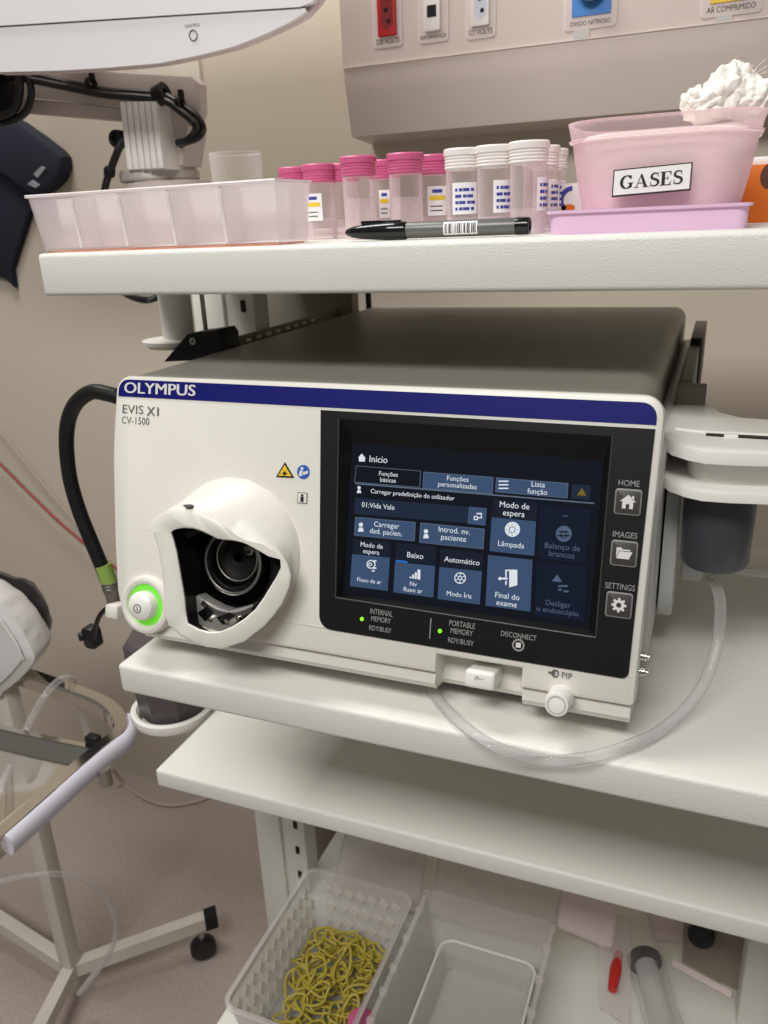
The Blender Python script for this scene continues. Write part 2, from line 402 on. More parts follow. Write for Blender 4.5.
# black frame with a recessed touchscreen
OTL, OTR, OBR, OBL = (.1680, .1735), (.3762, .1722), (.3740, .0285), (.1752, .0295)
RTL, RTR, RBR, RBL = (.1815, .1685), (.3535, .1668), (.3540, .0500), (.1865, .0515)
STL, STR, SBR, SBL = (.1885, .1535), (.3490, .1530), (.3490, .0525), (.1885, .0535)
hf = .0012; hs = -.0065
bm = new()
arc = []
for k in range(6):
    t = math.radians(180+90*k/5); arc.append((OBL[0]+.009+.009*math.cos(t), OBL[1]+.009+.009*math.sin(t)))
arc2 = []
for k in range(5):
    t = math.radians(270+90*k/4); arc2.append((OBR[0]-.004+.004*math.cos(t), OBR[1]+.004+.004*math.sin(t)))
V = {}
def vv(p, c):
    k = (round(p[0], 6), round(p[1], 6), c)
    if k not in V: V[k] = bm.verts.new(PANEL(p[0], p[1], c))
    return V[k]
for f in ([OTL]+arc[:4]+[RBL, RTL], arc[3:]+arc2[:3]+[RBR, RBL], arc2[2:]+[OTR, RTR, RBR], [OTR, OTL, RTL, RTR]):
    bm.faces.new([vv(p, hf) for p in f])
oo = [OTL]+arc+arc2+[OTR]
for i in range(len(oo)): bm.faces.new((vv(oo[i], hf), vv(oo[(i+1) % len(oo)], hf), vv(oo[(i+1) % len(oo)], -.001), vv(oo[i], -.001)))
rr = [RTL, RTR, RBR, RBL]; ss = [STL, STR, SBR, SBL]
for i in range(4): bm.faces.new((vv(rr[i], hf), vv(rr[(i+1) % 4], hf), vv(ss[(i+1) % 4], hs), vv(ss[i], hs)))
fr_ = link('screen_frame', bm, M_black, vp, smooth=20)
E2 = Frame(PANEL.o, PANEL.ex, PANEL.ey)
# thin bright edge on the recess
bm = new()
for p, q in ((RTL, RBL), (RBL, RBR), (RBR, RTR)):
    tube(bm, [PANEL(*p, hf+.0001), PANEL(*q, hf+.0001)], .0005, 6, 1)
link('frame_edge', bm, mat('edge_grey', (62, 62, 62), .3), fr_)
def emat(name, rgb, s=1.0): return mat(name, (4, 5, 8), .25, spec=.2, emit=rgb, estr=s)
E_bg = emat('screen_dark', (15, 19, 28)); E_tile = emat('screen_tile', (62, 84, 116)); E_tile2 = emat('screen_tile_dim', (32, 43, 62)); E_head = emat('screen_tile_head', (24, 31, 45))
E_off = emat('screen_tile_off', (18, 26, 42)); E_line = emat('screen_line', (96, 110, 130)); E_txt = emat('screen_text', (232, 238, 244)); E_txtd = emat('screen_text_dim', (84, 100, 124)); E_bar = emat('screen_bar', (36, 120, 214)); E_tri = emat('screen_triangle', (120, 104, 30))
bm = new(); bm.faces.new([bm.verts.new(PANEL(p[0], p[1], hs+.0001)) for p in (SBL, SBR, STR, STL)]); scr = link('touchscreen', bm, E_bg, vp, smooth=0)
def SP(x, y): return PANEL.px(x, y, hs)
def tile(corners, m, lift=.0003, name='tile', rim=None):
    p = [SP(*c) for c in corners]
    if rim:
        bm = new(); prism(bm, p, PANEL, hs+.0001, hs+lift-.00005); link('tile_border', bm, rim, scr, smooth=0)
        p = inset(p, .00035)
    bm = new(); prism(bm, p, PANEL, hs+.0001, hs+lift); return link(name, bm, m, scr, smooth=0)
Z = lambda ox, oy, s: (lambda x, y: (ox+x/s, oy+y/s))
A = Z(320, 400, 2.2588)
T = lambda tl, tr, br, bl_, m, **k: tile([A(*bl_), A(*br), A(*tr), A(*tl)], m, **k)
def ST_(s, x, y, wpx, m=None, **k):
    u, v = SP(*A(x, y)); return txt('screen_text', s, PANEL, u, v, m or E_txt, scr, width=wpx/2.2588/1.70*.001*k.pop('ws', 1.0), c=hs+.0007, **k)
# widths are given in zoom pixels; about 1.70 photo pixels per millimetre on the screen
T((82, 148), (228, 160), (226, 198), (78, 186), E_bg, rim=E_line)
T((234, 162), (392, 174), (390, 212), (232, 200), E_tile, rim=E_line)
T((398, 175), (561, 188), (559, 222), (396, 208), E_tile, rim=E_line)
T((570, 190), (612, 193), (609, 226), (567, 222), E_tile2)
T((80, 187), (620, 232), (620, 235), (80, 190), E_line)
T((80, 221), (334, 241), (331, 278), (77, 257), E_tile2)
T((336, 241), (377, 244), (374, 284), (333, 279), E_tile)
T((80, 264), (216, 276), (214, 319), (77, 306), E_tile, rim=E_line)
T((227, 277), (372, 291), (369, 337), (224, 322), E_tile, rim=E_line)
T((76, 313), (160, 321), (158, 356), (73, 348), E_head); T((73, 348), (158, 356), (153, 431), (68, 420), E_tile)
T((173, 322), (263, 331), (260, 373), (170, 364), E_head); T((170, 366), (260, 375), (256, 446), (166, 434), E_tile)
T((172, 361), (198, 364), (198, 368), (172, 365), E_bar, lift=.0006)
T((273, 336), (369, 346), (366, 386), (270, 376), E_head); T((270, 377), (366, 387), (361, 462), (266, 449), E_tile)
T((391, 224), (491, 233), (489, 273), (388, 264), E_head); T((388, 265), (488, 274), (484, 352), (383, 341), E_tile)
T((380, 350), (480, 361), (475, 478), (374, 464), E_tile)
T((497, 236), (612, 246), (600, 370), (490, 357), E_off)
T((491, 365), (604, 377), (596, 500), (485, 485), E_off)
ST_('Início', 133, 134, 48, align='C'); ST_('Funções\nbásicas', 155, 174, 50, m=E_txt); ST_('Funções\npersonalizadas', 311, 187, 96); ST_('Lista\nfunção', 492, 200, 46)
ST_('Carregar predefinição do utilizador', 208, 215, 218); ST_('01:Vida Vale', 132, 239, 88); ST_('Carregar\ndad. pacien.', 150, 292, 86); ST_('Introd. nv.\npaciente', 303, 305, 78)
ST_('Modo de\nespera', 117, 337, 60); ST_('Fluxo de ar', 112, 408, 66); ST_('Baixo', 216, 351, 42); ST_('Nv\nfluxo ar', 211, 422, 50)
ST_('Automático', 321, 363, 88); ST_('Modo Íris', 315, 438, 62); ST_('Modo de\nespera', 439, 249, 70); ST_('Lâmpada', 432, 328, 62); ST_('Final do\nexame', 423, 451, 58)
ST_('--', 554, 262, 12, m=E_txtd); ST_('Balanço de\nbrancos', 547, 340, 80, m=E_txtd); ST_('Desligar\no endoscópio', 537, 470, 96, m=E_txtd)
def icon(polys, m=None, name='icon'):
    bm = new()
    for p in polys: prism(bm, [SP(*A(x, y)) for x, y in p][::-1], PANEL, hs+.0004, hs+.0007)
    return link(name, bm, m or E_txt, scr, smooth=0)
def zc(x, y, r, n=20): return [(x+r*math.cos(2*math.pi*i/n), y+r*math.sin(2*math.pi*i/n)) for i in range(n)]
def zr(x, y, r, w_, n=20):
    return [[(x+q*math.cos(a0), y+q*math.sin(a0)) for q, a0 in ((r, 2*math.pi*i/n), (r, 2*math.pi*(i+1)/n), (r-w_, 2*math.pi*(i+1)/n), (r-w_, 2*math.pi*i/n))] for i in range(n)]
def zb(x0, y0, x1, y1): return [(x0, y0), (x1, y0), (x1, y1), (x0, y1)]
icon([[(87, 131), (95, 121), (104, 132)], zb(89, 130, 102, 139)], name='home_icon')
for x, y, s in ((89, 203, 1), (93, 288, 1.3), (240, 303, 1.3)):
    icon([zc(x, y-5*s, 3.6*s), [(x-5*s, y+7*s), (x-3*s, y), (x+3*s, y), (x+5*s, y+7*s)]], name='person_icon')
icon([zb(404, 182, 426, 185), zb(404, 190, 426, 193), zb(404, 198, 426, 201)], name='menu_icon')
icon([[(592, 198), (602, 216), (581, 215)]], E_tri, 'triangle_icon')
icon(zr(116, 371, 10, 2.2)+zr(114, 371, 4, 1.6)+[zb(122, 362, 128, 365), zb(118, 384, 124, 387), zb(121, 378, 128, 381)], name='pump_icon')
icon([zb(203, 399, 207, 402), zb(209, 394, 213, 403), zb(215, 389, 219, 404), zb(221, 383, 227, 405)], name='level_icon')
icon(zr(317, 402, 13, 2)+[[(317+2*math.cos(q), 402+2*math.sin(q)), (317+12*math.cos(q+.55), 402+12*math.sin(q+.55)), (317+12*math.cos(q+.75), 402+12*math.sin(q+.75))] for q in [i*1.047 for i in range(6)]]+zr(317, 402, 5, 1.6, 6), name='iris_icon')
icon([zc(435, 292, 17)], name='lamp_icon'); icon(zr(435, 292, 7.5, 1.6)+[[(435+10*math.cos(q), 292+10*math.sin(q)), (435+14*math.cos(q+.08), 292+14*math.sin(q+.08)), (435+14*math.cos(q-.08), 292+14*math.sin(q-.08))] for q in [i*.785 for i in range(8)]], E_tile, 'lamp_rays').location.y -= .0006
icon([zb(419, 383, 445, 386), zb(419, 383, 422, 400), zb(419, 408, 422, 417), [(428, 387), (446, 384), (446, 418), (428, 423)], zb(408, 401, 424, 405), [(408, 398), (402, 403), (408, 408)]], name='door_icon')
icon([zc(551, 302, 18)], E_txtd, 'balance_icon'); icon(zr(551, 304, 8, 2)+[zb(537, 304, 565, 307), zb(541, 295, 561, 298)], E_off, 'balance_bars').location.y -= .0006
icon([[(524, 409), (547, 411), (536, 394)], zb(538, 418, 560, 422), zb(538, 426, 546, 430), zb(550, 430, 562, 434)], E_txtd, 'eject_icon')
icon([zb(348, 262, 357, 264), zb(348, 269, 357, 271), zb(348, 262, 350, 271), zb(355, 262, 357, 271), zb(354, 255, 366, 258), zb(364, 255, 366, 267), zb(357, 265, 366, 267)], name='window_icon')
# bezel keys
def key(px_, py_, label, lw, iconpolys, name):
    a, b = PANEL.px(px_, py_, hf); h = .0074
    bm = new(); prism(bm, rrect(a-h, a+h, b-h, b+h, .0016, 4), PANEL, hf-.0005, hf+.0006, .0002); k = link(name, bm, mat(name+'_rim', (128, 126, 122), .4), vp)
    h -= .0008; bm = new(); prism(bm, rrect(a-h, a+h, b-h, b+h, .0012, 4), PANEL, hf, hf+.0008, .0001); link('key_face', bm, mat(name+'_face', (62, 60, 58), .45), k)
    bm = new()
    for p in iconpolys: prism(bm, [(a+x*.001, b+y*.001) for x, y in p], PANEL, hf+.0006, hf+.0011)
    link('key_icon', bm, M_inkw, k, smooth=0)
    txt('key_lettering', label, PANEL, a-.0003, b+.0107, M_inkg, vp, width=lw, height=.0034, c=hf+.0003)
key(628, 502, 'HOME', .0115, [[(-4.4, .2), (4.4, .2), (0, 4.2)], [(-3, -3.8), (-1, -3.8), (-1, .3), (-3, .3)], [(1, -3.8), (3, -3.8), (3, .3), (1, .3)], [(-1, -1.2), (1, -1.2), (1, .3), (-1, .3)], [(2, 1), (3.2, 1), (3.2, 3.6), (2, 3.6)]], 'home_key')
key(624, 553.5, 'IMAGES', .0135, [[(-4, -3), (3, -3), (4.6, 1.2), (-2.6, 1.2)], [(-4.2, -2.6), (-2.9, 1.6), (3.4, 1.6), (3.4, 2.4), (-.8, 2.4), (-1.6, 3.3), (-4.2, 3.3)]], 'images_key')
gear = []
for i in range(16):
    r = 4.2 if i % 2 == 0 else 3.0
    for d in (-.13, .13): gear.append((r*math.cos(i*math.pi/8+d), r*math.sin(i*math.pi/8+d)))
ga = []
for i in range(32):
    j = (i+1) % 32
    ga.append([gear[i], gear[j], tuple(1.5*c/math.hypot(*gear[j]) for c in gear[j]), tuple(1.5*c/math.hypot(*gear[i]) for c in gear[i])])
key(619, 605, 'SETTINGS', .0165, ga, 'settings_key')
a, b = PANEL.px(518.5, 645, hf); bm = new(); ring(bm, PANEL, a, b, .0028, .0038, hf-.001, hf+.0006); k = link('disconnect_key', bm, mat('key_ring', (150, 148, 144), .4), vp)
polyobj('key_icon', [rrect(a-.0015, a+.0015, b-.0015, b+.0015, .0002)], PANEL, M_inkw, k, hf+.0006)
txt('key_lettering', 'DISCONNECT', PANEL, .309, .0443, M_inkg, vp, width=.0215, height=.0032, c=hf+.0003)
txt('memory_lettering', 'INTERNAL\nMEMORY', PANEL, .2195, .0437, M_inkg, vp, width=.0155, height=.0082, c=hf+.0003)
txt('memory_lettering', 'RDY/BUSY', PANEL, .2195, .0352, M_inkg, vp, width=.0155, height=.0032, c=hf+.0003)
txt('memory_lettering', 'PORTABLE\nMEMORY', PANEL, .2735, .0437, M_inkg, vp, width=.0165, height=.0082, c=hf+.0003)
txt('memory_lettering', 'RDY/BUSY', PANEL, .2735, .0352, M_inkg, vp, width=.0165, height=.0032, c=hf+.0003)
polyobj('divider_line', [rrect(.2528, .2534, .034, .047, 0)], PANEL, M_inkg, vp, hf+.0003)
for px_ in ((362, 619), (440, 631)):
    a, b = PANEL.px(*px_, hf); bm = new(); lathe(bm, [(.0013, 0), (.0013, .0004), (.0008, .0008)], PANEL(a, b, hf), PANEL.ez, 16); link('indicator_light', bm, M_led, vp)
# port recess: usb cover and PIP knob
a, b = .2873, .0135
bm = new(); box(bm, a-.0095, a+.0095, b-.0060, b+.0055, -.02, .003, .0022, 3, PANEL); k = link('port_cover', bm, M_whiteb, vp)
txt('port_mark', '(A---', PANEL, a, b+.001, M_ink, k, width=.006, c=.0034)
a, b = PANEL.px(560, 699, .004)
bm = new(); lathe(bm, [(.0078, -.006), (.0076, .014), (.0066, .0165), (.0, .017)], PANEL(a, b, 0), PANEL.ez, 28, True, False); k = link('pip_knob', bm, M_whiteb, vp)
bm = new(); ring(bm, PANEL, a, b, .0045, .0056, .0155, .0168, 28); link('knob_ring', bm, M_side, k)
a, b = PANEL.px(567, 675.5, .001); txt('port_lettering', 'PIP', PANEL, a, b, M_ink, vp, width=.0062, height=.0036, c=.0013)
a, b = PANEL.px(555, 673.5, .001); bm = new(); ring(bm, PANEL, a, b, .0017, .0022, 0, .0013, 20); box(bm, a-.004, a, b-.0004, b+.0004, 0, .0013, 0, 1, PANEL); link('port_symbol', bm, M_ink, vp, smooth=0)
# power button
cs2 = new(); prism(cs2, circ(*PANEL.px(147.5, 604.5), .0152, 40), PANEL, -.006, .02)
cs3 = new(); prism(cs3, circ(.103, .068, .044, 40), PANEL, -.018, .02)
a, b = PANEL.px(147.5, 604.5)
bm = new(); ring(bm, PANEL, a, b, .0152, .0215, -.012, .0045, 48, .003); link('button_collar', bm, M_white, vp)
bm = new(); ring(bm, PANEL, a, b, .006, .0151, -.005, .0012, 48); link('button_light', bm, M_green, vp)
bm = new(); lathe(bm, [(.0106, -.004), (.0108, .0065), (.0100, .0088), (.0080, .0102), (.0045, .0112), (.0, .0115)], PANEL(a, b, 0), PANEL.ez, 36, True, False); k = link('power_button', bm, M_whiteb, vp)
bm = new(); ring(bm, PANEL, a, b-.001, .0027, .0033, .009, .0117, 28); box(bm, a-.0003, a+.0003, b-.0028, b+.0008, .0105, .0117, 0, 1, PANEL); link('power_symbol', bm, M_ink, k, smooth=0)
# endoscope socket hood
ZS = Z(140, 480, 4.518)
outer = [(30, 222), (52, 185), (80, 160), (120, 140), (160, 130), (205, 129), (250, 135), (300, 155), (350, 180), (400, 215), (440, 250), (480, 270), (560, 285), (625, 325), (668, 380), (684, 430), (672, 490), (640, 560), (600, 615), (560, 660), (470, 730), (370, 762), (300, 755), (240, 732), (180, 700), (130, 655), (114, 610), (112, 540), (106, 470), (98, 400), (84, 310), (60, 238)]
inner = [(140, 236), (152, 226), (170, 220), (200, 216), (240, 219), (280, 232), (315, 248), (350, 265), (390, 271), (430, 276), (470, 284), (500, 297), (540, 322), (580, 345), (634, 356), (636, 395), (615, 440), (590, 480), (560, 530), (520, 585), (470, 628), (420, 660), (370, 682), (320, 686), (270, 674), (215, 645), (205, 590), (200, 530), (190, 470), (178, 400), (166, 330), (152, 275)]
def hgt(x): return .036-.018*max(0, min(1, (x-120)/520))
def hp(p, dh=0):
    h = hgt(p[0])+dh; a, b = PANEL.px(*ZS(*p), h); return PANEL(a, b, h)
n = len(outer)
O3 = [hp(p) for p in outer]; I3 = [hp(p) for p in inner]
cu, cv, cr = .1055, .0715, .0535
base0 = []; base1 = []
for i, p in enumerate(outer):
    h = hgt(p[0]); a, b = PANEL.px(*ZS(*p), h)
    ang = math.atan2(b-cv, a-cu)
    base0.append((ang, p))
angs = [x[0] for x in base0]
# angles run clockwise from the left tip; unwrap and even out
un = [angs[0]]
for q in angs[1:]:
    while q-un[-1] > math.pi: q -= 2*math.pi
    while q-un[-1] < -math.pi: q += 2*math.pi
    un.append(min(q, un[-1]-.02))
bse = lambda r, c: [PANEL(cu+r*math.cos(q), cv+r*math.sin(q), c) for q in un]
mid = []
for i in range(n):
    o3 = O3[i]; p0 = bse(cr-.004, .006)[i]
    mid.append(p0.lerp(o3, .55)+PANEL.ez*.004)
rim_in = [a_.lerp(b_, .12)+PANEL.ez*.001 for a_, b_ in zip(O3, I3)]
rim_in2 = [a_.lerp(b_, .9)+PANEL.ez*.001 for a_, b_ in zip(O3, I3)]
icn = sum(I3, Vector())/len(I3)
deep = [icn+(v-icn)*(1.12 if (v-icn).x < .004 else .98)-PANEL.ez*.016 for v in I3]
seat = [icn+(v-icn)*(1.02 if (v-icn).x < .004 else 1.0)-PANEL.ez*.002 for v in I3]
bm = new(); loft(bm, [bse(cr, -.002), bse(cr-.001, .002), bse(cr-.004, .006), mid, O3, rim_in, rim_in2, I3, seat], False, False)
hood = link('socket_hood', bm, M_white, vp, smooth=38)
a, b = PANEL.px(187, 506, .034); bm = new(); prism(bm, circ(a, b, .0028, 16, .0010), PANEL, .030, .0345); link('hood_mark', bm, M_ink, hood)
# dark cavity and connector
M_matt = mat('matt_black', (10, 10, 11), .5, spec=.25)
cen = PANEL.px(*ZS(432, 400), .0)
bm = new()
dd = [PANEL(cen[0]+.052*math.cos(q), cen[1]-.006+.046*math.sin(q), -.002) for q in un]
loft(bm, [seat, deep, [v.lerp(PANEL(cen[0], cen[1], .0), .05)-PANEL.ez*.012 for v in deep], [PANEL(cen[0]+.03*math.cos(q), cen[1]+.03*math.sin(q), -.018) for q in un]], False, True)
link('socket_cavity', bm, M_matt, vp)
cut(fpn, cs+[cs2, cs3])
EZ = PANEL.ez
def rng(px_, r0, r1, c0, c1, m, name, bev=0):
    a, b = PANEL.px(*ZS(*px_), c1); bm = new(); ring(bm, PANEL, a, b, r0, r1, c0, c1, 48, bev); return link(name, bm, m, vp)
rng((410, 385), .0300, .0390, -.012, .004, M_matt, 'outer_ring', .003)
rng((415, 372), .0205, .0232, -.006, .006, M_steel, 'metal_ring', .0008)
rng((415, 372), .0170, .0205, -.010, .001, M_matt, 'black_ring', .0008)
rng((436, 352), .0152, .0166, -.010, .006, M_steel, 'inner_metal_ring', .0006)
rng((440, 350), .0035, .0150, -.014, -.002, M_matt, 'contact_hub', .001)
a, b = PANEL.px(*ZS(488, 315), .006); bm = new(); lathe(bm, [(.004, -.012), (.004, .005), (.003, .006), (.003, .002), (0, .002)], PANEL(a, b, 0), EZ, 20, True, False); link('light_guide_port', bm, M_steel, vp)
# toothed arc and clear latch plate at the bottom of the socket
a, b = PANEL.px(*ZS(405, 385), .014)
bm = new()
for k in range(30):
    t = math.radians(236+k*2.4); r = .0335
    c_ = PANEL(a+r*math.cos(t), b+r*math.sin(t), .014)
    box(bm, -.0005, .0005, -.0017, .0017, 0, .003, 0, 1, Frame(c_, PANEL.ex*-math.sin(t)+PANEL.ey*math.cos(t), PANEL.ex*-math.cos(t)-PANEL.ey*math.sin(t)))
ob = link('toothed_arc', bm, M_steel, vp)
pl = [(222, 525), (260, 520), (300, 548), (350, 575), (400, 590), (450, 578), (515, 560), (500, 590), (450, 635), (370, 684), (310, 682), (230, 650), (212, 600)]
bm = new(); q = [PANEL.px(*ZS(*p), .016) for p in pl]; prism(bm, q, PANEL, .006, .016, .0015); lp = link('latch_plate', bm, mat('latch_chrome', (196, 194, 188), .28, metal=.55), vp)
for pp in ([(255, 600), (300, 570), (330, 600), (290, 640)], [(340, 620), (400, 600), (430, 612), (370, 655)]):
    bm = new(); prism(bm, [PANEL.px(*ZS(*p), .018) for p in pp], PANEL, .015, .018, .001); link('latch_tab', bm, M_blackgloss, lp)
bm = new()
for p in ((230, 600), (312, 628), (385, 640), (440, 625)):
    a, b = PANEL.px(*ZS(*p), .0185); lathe(bm, [(.0016, 0), (.0014, .0025), (.0, .003)], PANEL(a, b, .016), EZ, 12, True, False)
link('latch_studs', bm, M_chrome, lp)
pl = [(150, 240), (205, 222), (262, 228), (215, 262), (192, 290), (170, 262)]
bm = new(); prism(bm, [PANEL.px(*ZS(*p), .016) for p in pl], PANEL, .008, .016, .001); link('upper_latch', bm, mat('latch_grey', (150, 140, 142), .2, metal=.8), vp)
# right side details
bm = new(); box(bm, .372, .3815, .004, .43, .014, .152, .003); link('side_cover', bm, M_side, vp)
SX = Frame((0, 0, 0), (0, 1, 0), (0, 0, 1))
bm = new(); prism(bm, rrect(.05, .13, .01, .12, (.035, .03, .01, .01), 8), SX, .383, .392, .002); link('side_pod', bm, M_side, vp)
for v in (.030, .021):
    bm = new(); p = Vector((.378, BY+.018+v*.276, v+.003)); lathe(bm, [(.0028, 0), (.0028, .004), (.0014, .0046), (.0014, .006), (0, .006)], p, (1, 0, 0), 18, True, False); link('side_screw', bm, M_chrome, vp)
# left hose mount
a, b = PANEL.px(111.5, 608.5, -.02); bm = new(); box(bm, a, a+.012, b-.006, b+.005, -.028, -.012, .002, 2, PANEL); link('hose_mount', bm, M_white, vp)

# ------------------------------------------------------------------ bottle holder on the right
HZ = .152
FH = Frame((0, 0, HZ), (1, 0, 0), (0, 1, 0))
hpx = [(677, 402), (668, 412), (663.5, 423), (662, 431), (665, 436), (673, 441.5), (690, 446.5), (707, 449.5), (735, 451), (775, 452)]
top = [FH.px(*p) for p in hpx]
xe = .52
top += [(xe, top[-1][1]), (xe, .12), (.452, .12)] + [FH.px(*p) for p in ((768, 419), (742, 417), (722, 412), (709, 403))]
hold = thing('cup_holder', 'white clip-on holder with a smoked grey cup right of the processor', 'holder', (.45, .08, .06))
bm = new(); prism(bm, top, FH, -.0085, 0, .002); link('top_plate', bm, M_whiteb, hold)
FL = Frame((0, 0, HZ-.0245), (1, 0, 0), (0, 1, 0))
low = [(x, y+.000) for x, y in top]
bm = new(); prism(bm, low, FL, -.0065, 0, .002); link('lower_plate', bm, M_whiteb, hold)
bm = new(); prism(bm, inset(top, .016), FL, -.001, .0165); link('web', bm, M_whiteb, hold)
p0, p1 = FH.px(706, 433.5, .001), FH.px(768, 437, .001)
bm = new(); prism(bm, [(p0[0], p0[1]-.002), (xe-.04, p1[1]-.004), (xe-.04, p1[1]+.004), (p0[0], p0[1]+.003)], FH, -.001, .0006); link('slot', bm, M_black, hold)
bm = new(); q0 = FH.px(676, 429.5); tube(bm, [FH(q0[0], q0[1]+.001, .0), FH(p0[0], p0[1]+.0045, .0006), FH(xe-.045, p1[1]+.006, .0006)], .0011, 8, 1); link('slot_ridge', bm, M_whiteb, hold)
bm = new(); q0 = FH.px(731, 437); box(bm, q0[0]-.004, q0[0]+.004, q0[1]-.0022, q0[1]+.0012, HZ-.001, HZ+.0022, .001); link('slot_peg', bm, M_whiteb, hold)
a = U(676, 404, 'z', HZ); b2 = U(708, 404, 'z', HZ)
bm = new(); box(bm, a.x, a.x+.019, a.y-.002, a.y+.012, HZ-.010, HZ+.013, .0012); link('shaded_back_tab', bm, M_dkpanel, hold)  # back of the white holder, its shade put into a darker paint
cc = U(721, 492, 'y', .045)
bm = new(); lathe(bm, [(.0175, -.050), (.0195, -.0485), (.0205, -.046), (.0212, -.02), (.0215, .008)], (cc.x, .045, HZ-.035), seg=40); cup_ = link('cup', bm, M_cup, hold)
bm = new(); lathe(bm, [(.004, -.012), (.004, .002)], (cc.x-.001, .045, HZ-.085), seg=16); link('spout', bm, M_tube, hold)
bm = new(); box(bm, .395, .409, .095, .11, .03, HZ-.025, .002); link('bracket', bm, M_side, hold)
bm = new(); box(bm, .50, .515, .06, .21, HZ-.03, HZ-.005, .002); link('mounting_arm', bm, M_side, hold)
# rail clipped along the device side
rail = thing('side_rail', 'dark grey slim rail along the top right of the processor side', 'rail', (.392, .25, 0))
bm = new(); box(bm, .3825, .3905, .14, .30, .125, .166, .001); link('rail_bar', bm, mat('rail_grey', (140, 137, 130), .5), rail)
bm = new(); box(bm, .3825, .3935, .30, .42, .125, .172, .001); link('rail_bar', bm, MATS['rail_grey'], rail)
bm = new(); box(bm, .3825, .392, .296, .304, .125, .172, .001); link('rail_stop', bm, M_black, rail)
# clear tube from the cup
pts = [Vector((cc.x-.001, .045, HZ-.093)), U(720, 600, 'y', .040), U(717, 645, 'y', .025), U(700, 690, 'y', .005), U(665, 727, 'z', S1+.006), U(630, 745, 'z', S1+.006), U(590, 757, 'z', S1+.005), U(545, 760.5, 'y', -.0665), U(500, 749, 'z', S1+.005), U(465, 727, 'z', S1+.005), U(440, 702, 'z', S1+.005), U(430, 684, 'z', S1+.005)]
bm = new(); tube(bm, pts, .0036, 12, 8); tag(link('drain_tube', bm, M_tube, loc=pts[5]), 'clear flexible tube curving from the grey cup along the shelf edge', 'tube')
pts = [U(726, 560, 'y', .075), U(740, 571, 'y', .08), U(768, 575, 'y', .09), U(800, 578, 'y', .1)]
bm = new(); tube(bm, pts, .0022, 10, 6); tag(link('thin_tube', bm, M_tube, loc=pts[1]), 'thin clear tube running right behind the smoked grey cup', 'tube')

# ------------------------------------------------------------------ left cup holder below the device shelf
lh = thing('cup_holder', 'white ring holder with dark cup under left corner of device shelf', 'holder', (-.13, .15, -.25))
c0 = Vector((-.122, .15, -.231))
bm = new()
rings = [[c0+Vector((r*math.cos(2*math.pi*k/40), r*math.sin(2*math.pi*k/40), z)) for k in range(40)] for r, z in ((.036, .0), (.044, .003), (.0465, .009), (.046, .014), (.043, .016), (.040, .015), (.037, .010))]
loft(bm, rings, True, False); link('ring', bm, M_whiteb, lh)
bm = new(); lathe(bm, [(.030, .006), (.036, .010), (.0385, .05), (.042, .075), (.042, .098), (.038, .103)], c0, seg=8); link('cup', bm, M_cuptaupe, lh)
bm = new(); box(bm, -.102, -.090, .17, .252, -.223, -.213, .002); link('bracket', bm, M_whiteb, lh)

# ------------------------------------------------------------------ black hose on the left of the device
hose = thing('water_hose', 'black looped hose with green band and steel connector left of the processor', 'hose', (-.03, .03, 0))
HY = .03
hp_ = [(122, 398), (108, 394), (92, 392), (77, 402), (68.5, 420), (66.5, 445), (70, 478), (79, 510), (90, 538), (100, 562), (107, 580)]
bm = new(); tube(bm, [U(p[0], p[1], 'y', HY) for p in hp_], .0062, 14, 8); link('tubing', bm, M_rubber, hose)
bm = new(); tube(bm, [U(103, 565, 'y', HY), U(109.5, 583, 'y', HY)], .0070, 18, 1); link('band', bm, M_greenband, hose)
c1, c2 = U(109, 581, 'y', HY), U(114, 603, 'y', HY)
bm = new(); d = (c2-c1); lathe(bm, [(.0062, 0), (.0072, .0005), (.0072, .002), (.0066, .0024), (.0072, .003), (.0072, .005), (.0066, .0054), (.0072, .006), (.0072, .008), (.0066, .0084), (.0068, .0095), (.0058, .013), (.0058, d.length)], c1, d, 24); link('connector', bm, M_steel, hose)
bm = new(); cyl(bm, c2, c2+d.normalized()*.004, .0064, seg=20); link('seal', bm, M_rubber, hose)
st = [U(115, 606, 'y', HY-.004), U(106, 609, 'y', HY-.006), U(99, 617, 'y', HY-.006), U(95, 630, 'y', HY-.004), U(94, 640, 'y', HY-.004)]
bm = new(); tube(bm, st, .0022, 10, 8); link('cap_strap', bm, M_rubber, hose)
cp = U(91.5, 637, 'y', HY); FC = Frame(cp, (1, 0, 0), (-.05, 0, 1))
bm = new(); prism(bm, rrect(-.0070, .0070, -.0105, .0105, .0045, 5), FC, -.006, .005, .002); k = link('cap', bm, M_rubber, hose)
bm = new(); lathe(bm, [(.0042, 0), (.0042, .004), (.003, .005), (0, .005)], FC(-.0065, .001, .002), FC.ez-FC.ex*.8, 18, True, False); link('plug', bm, M_rubber, k)

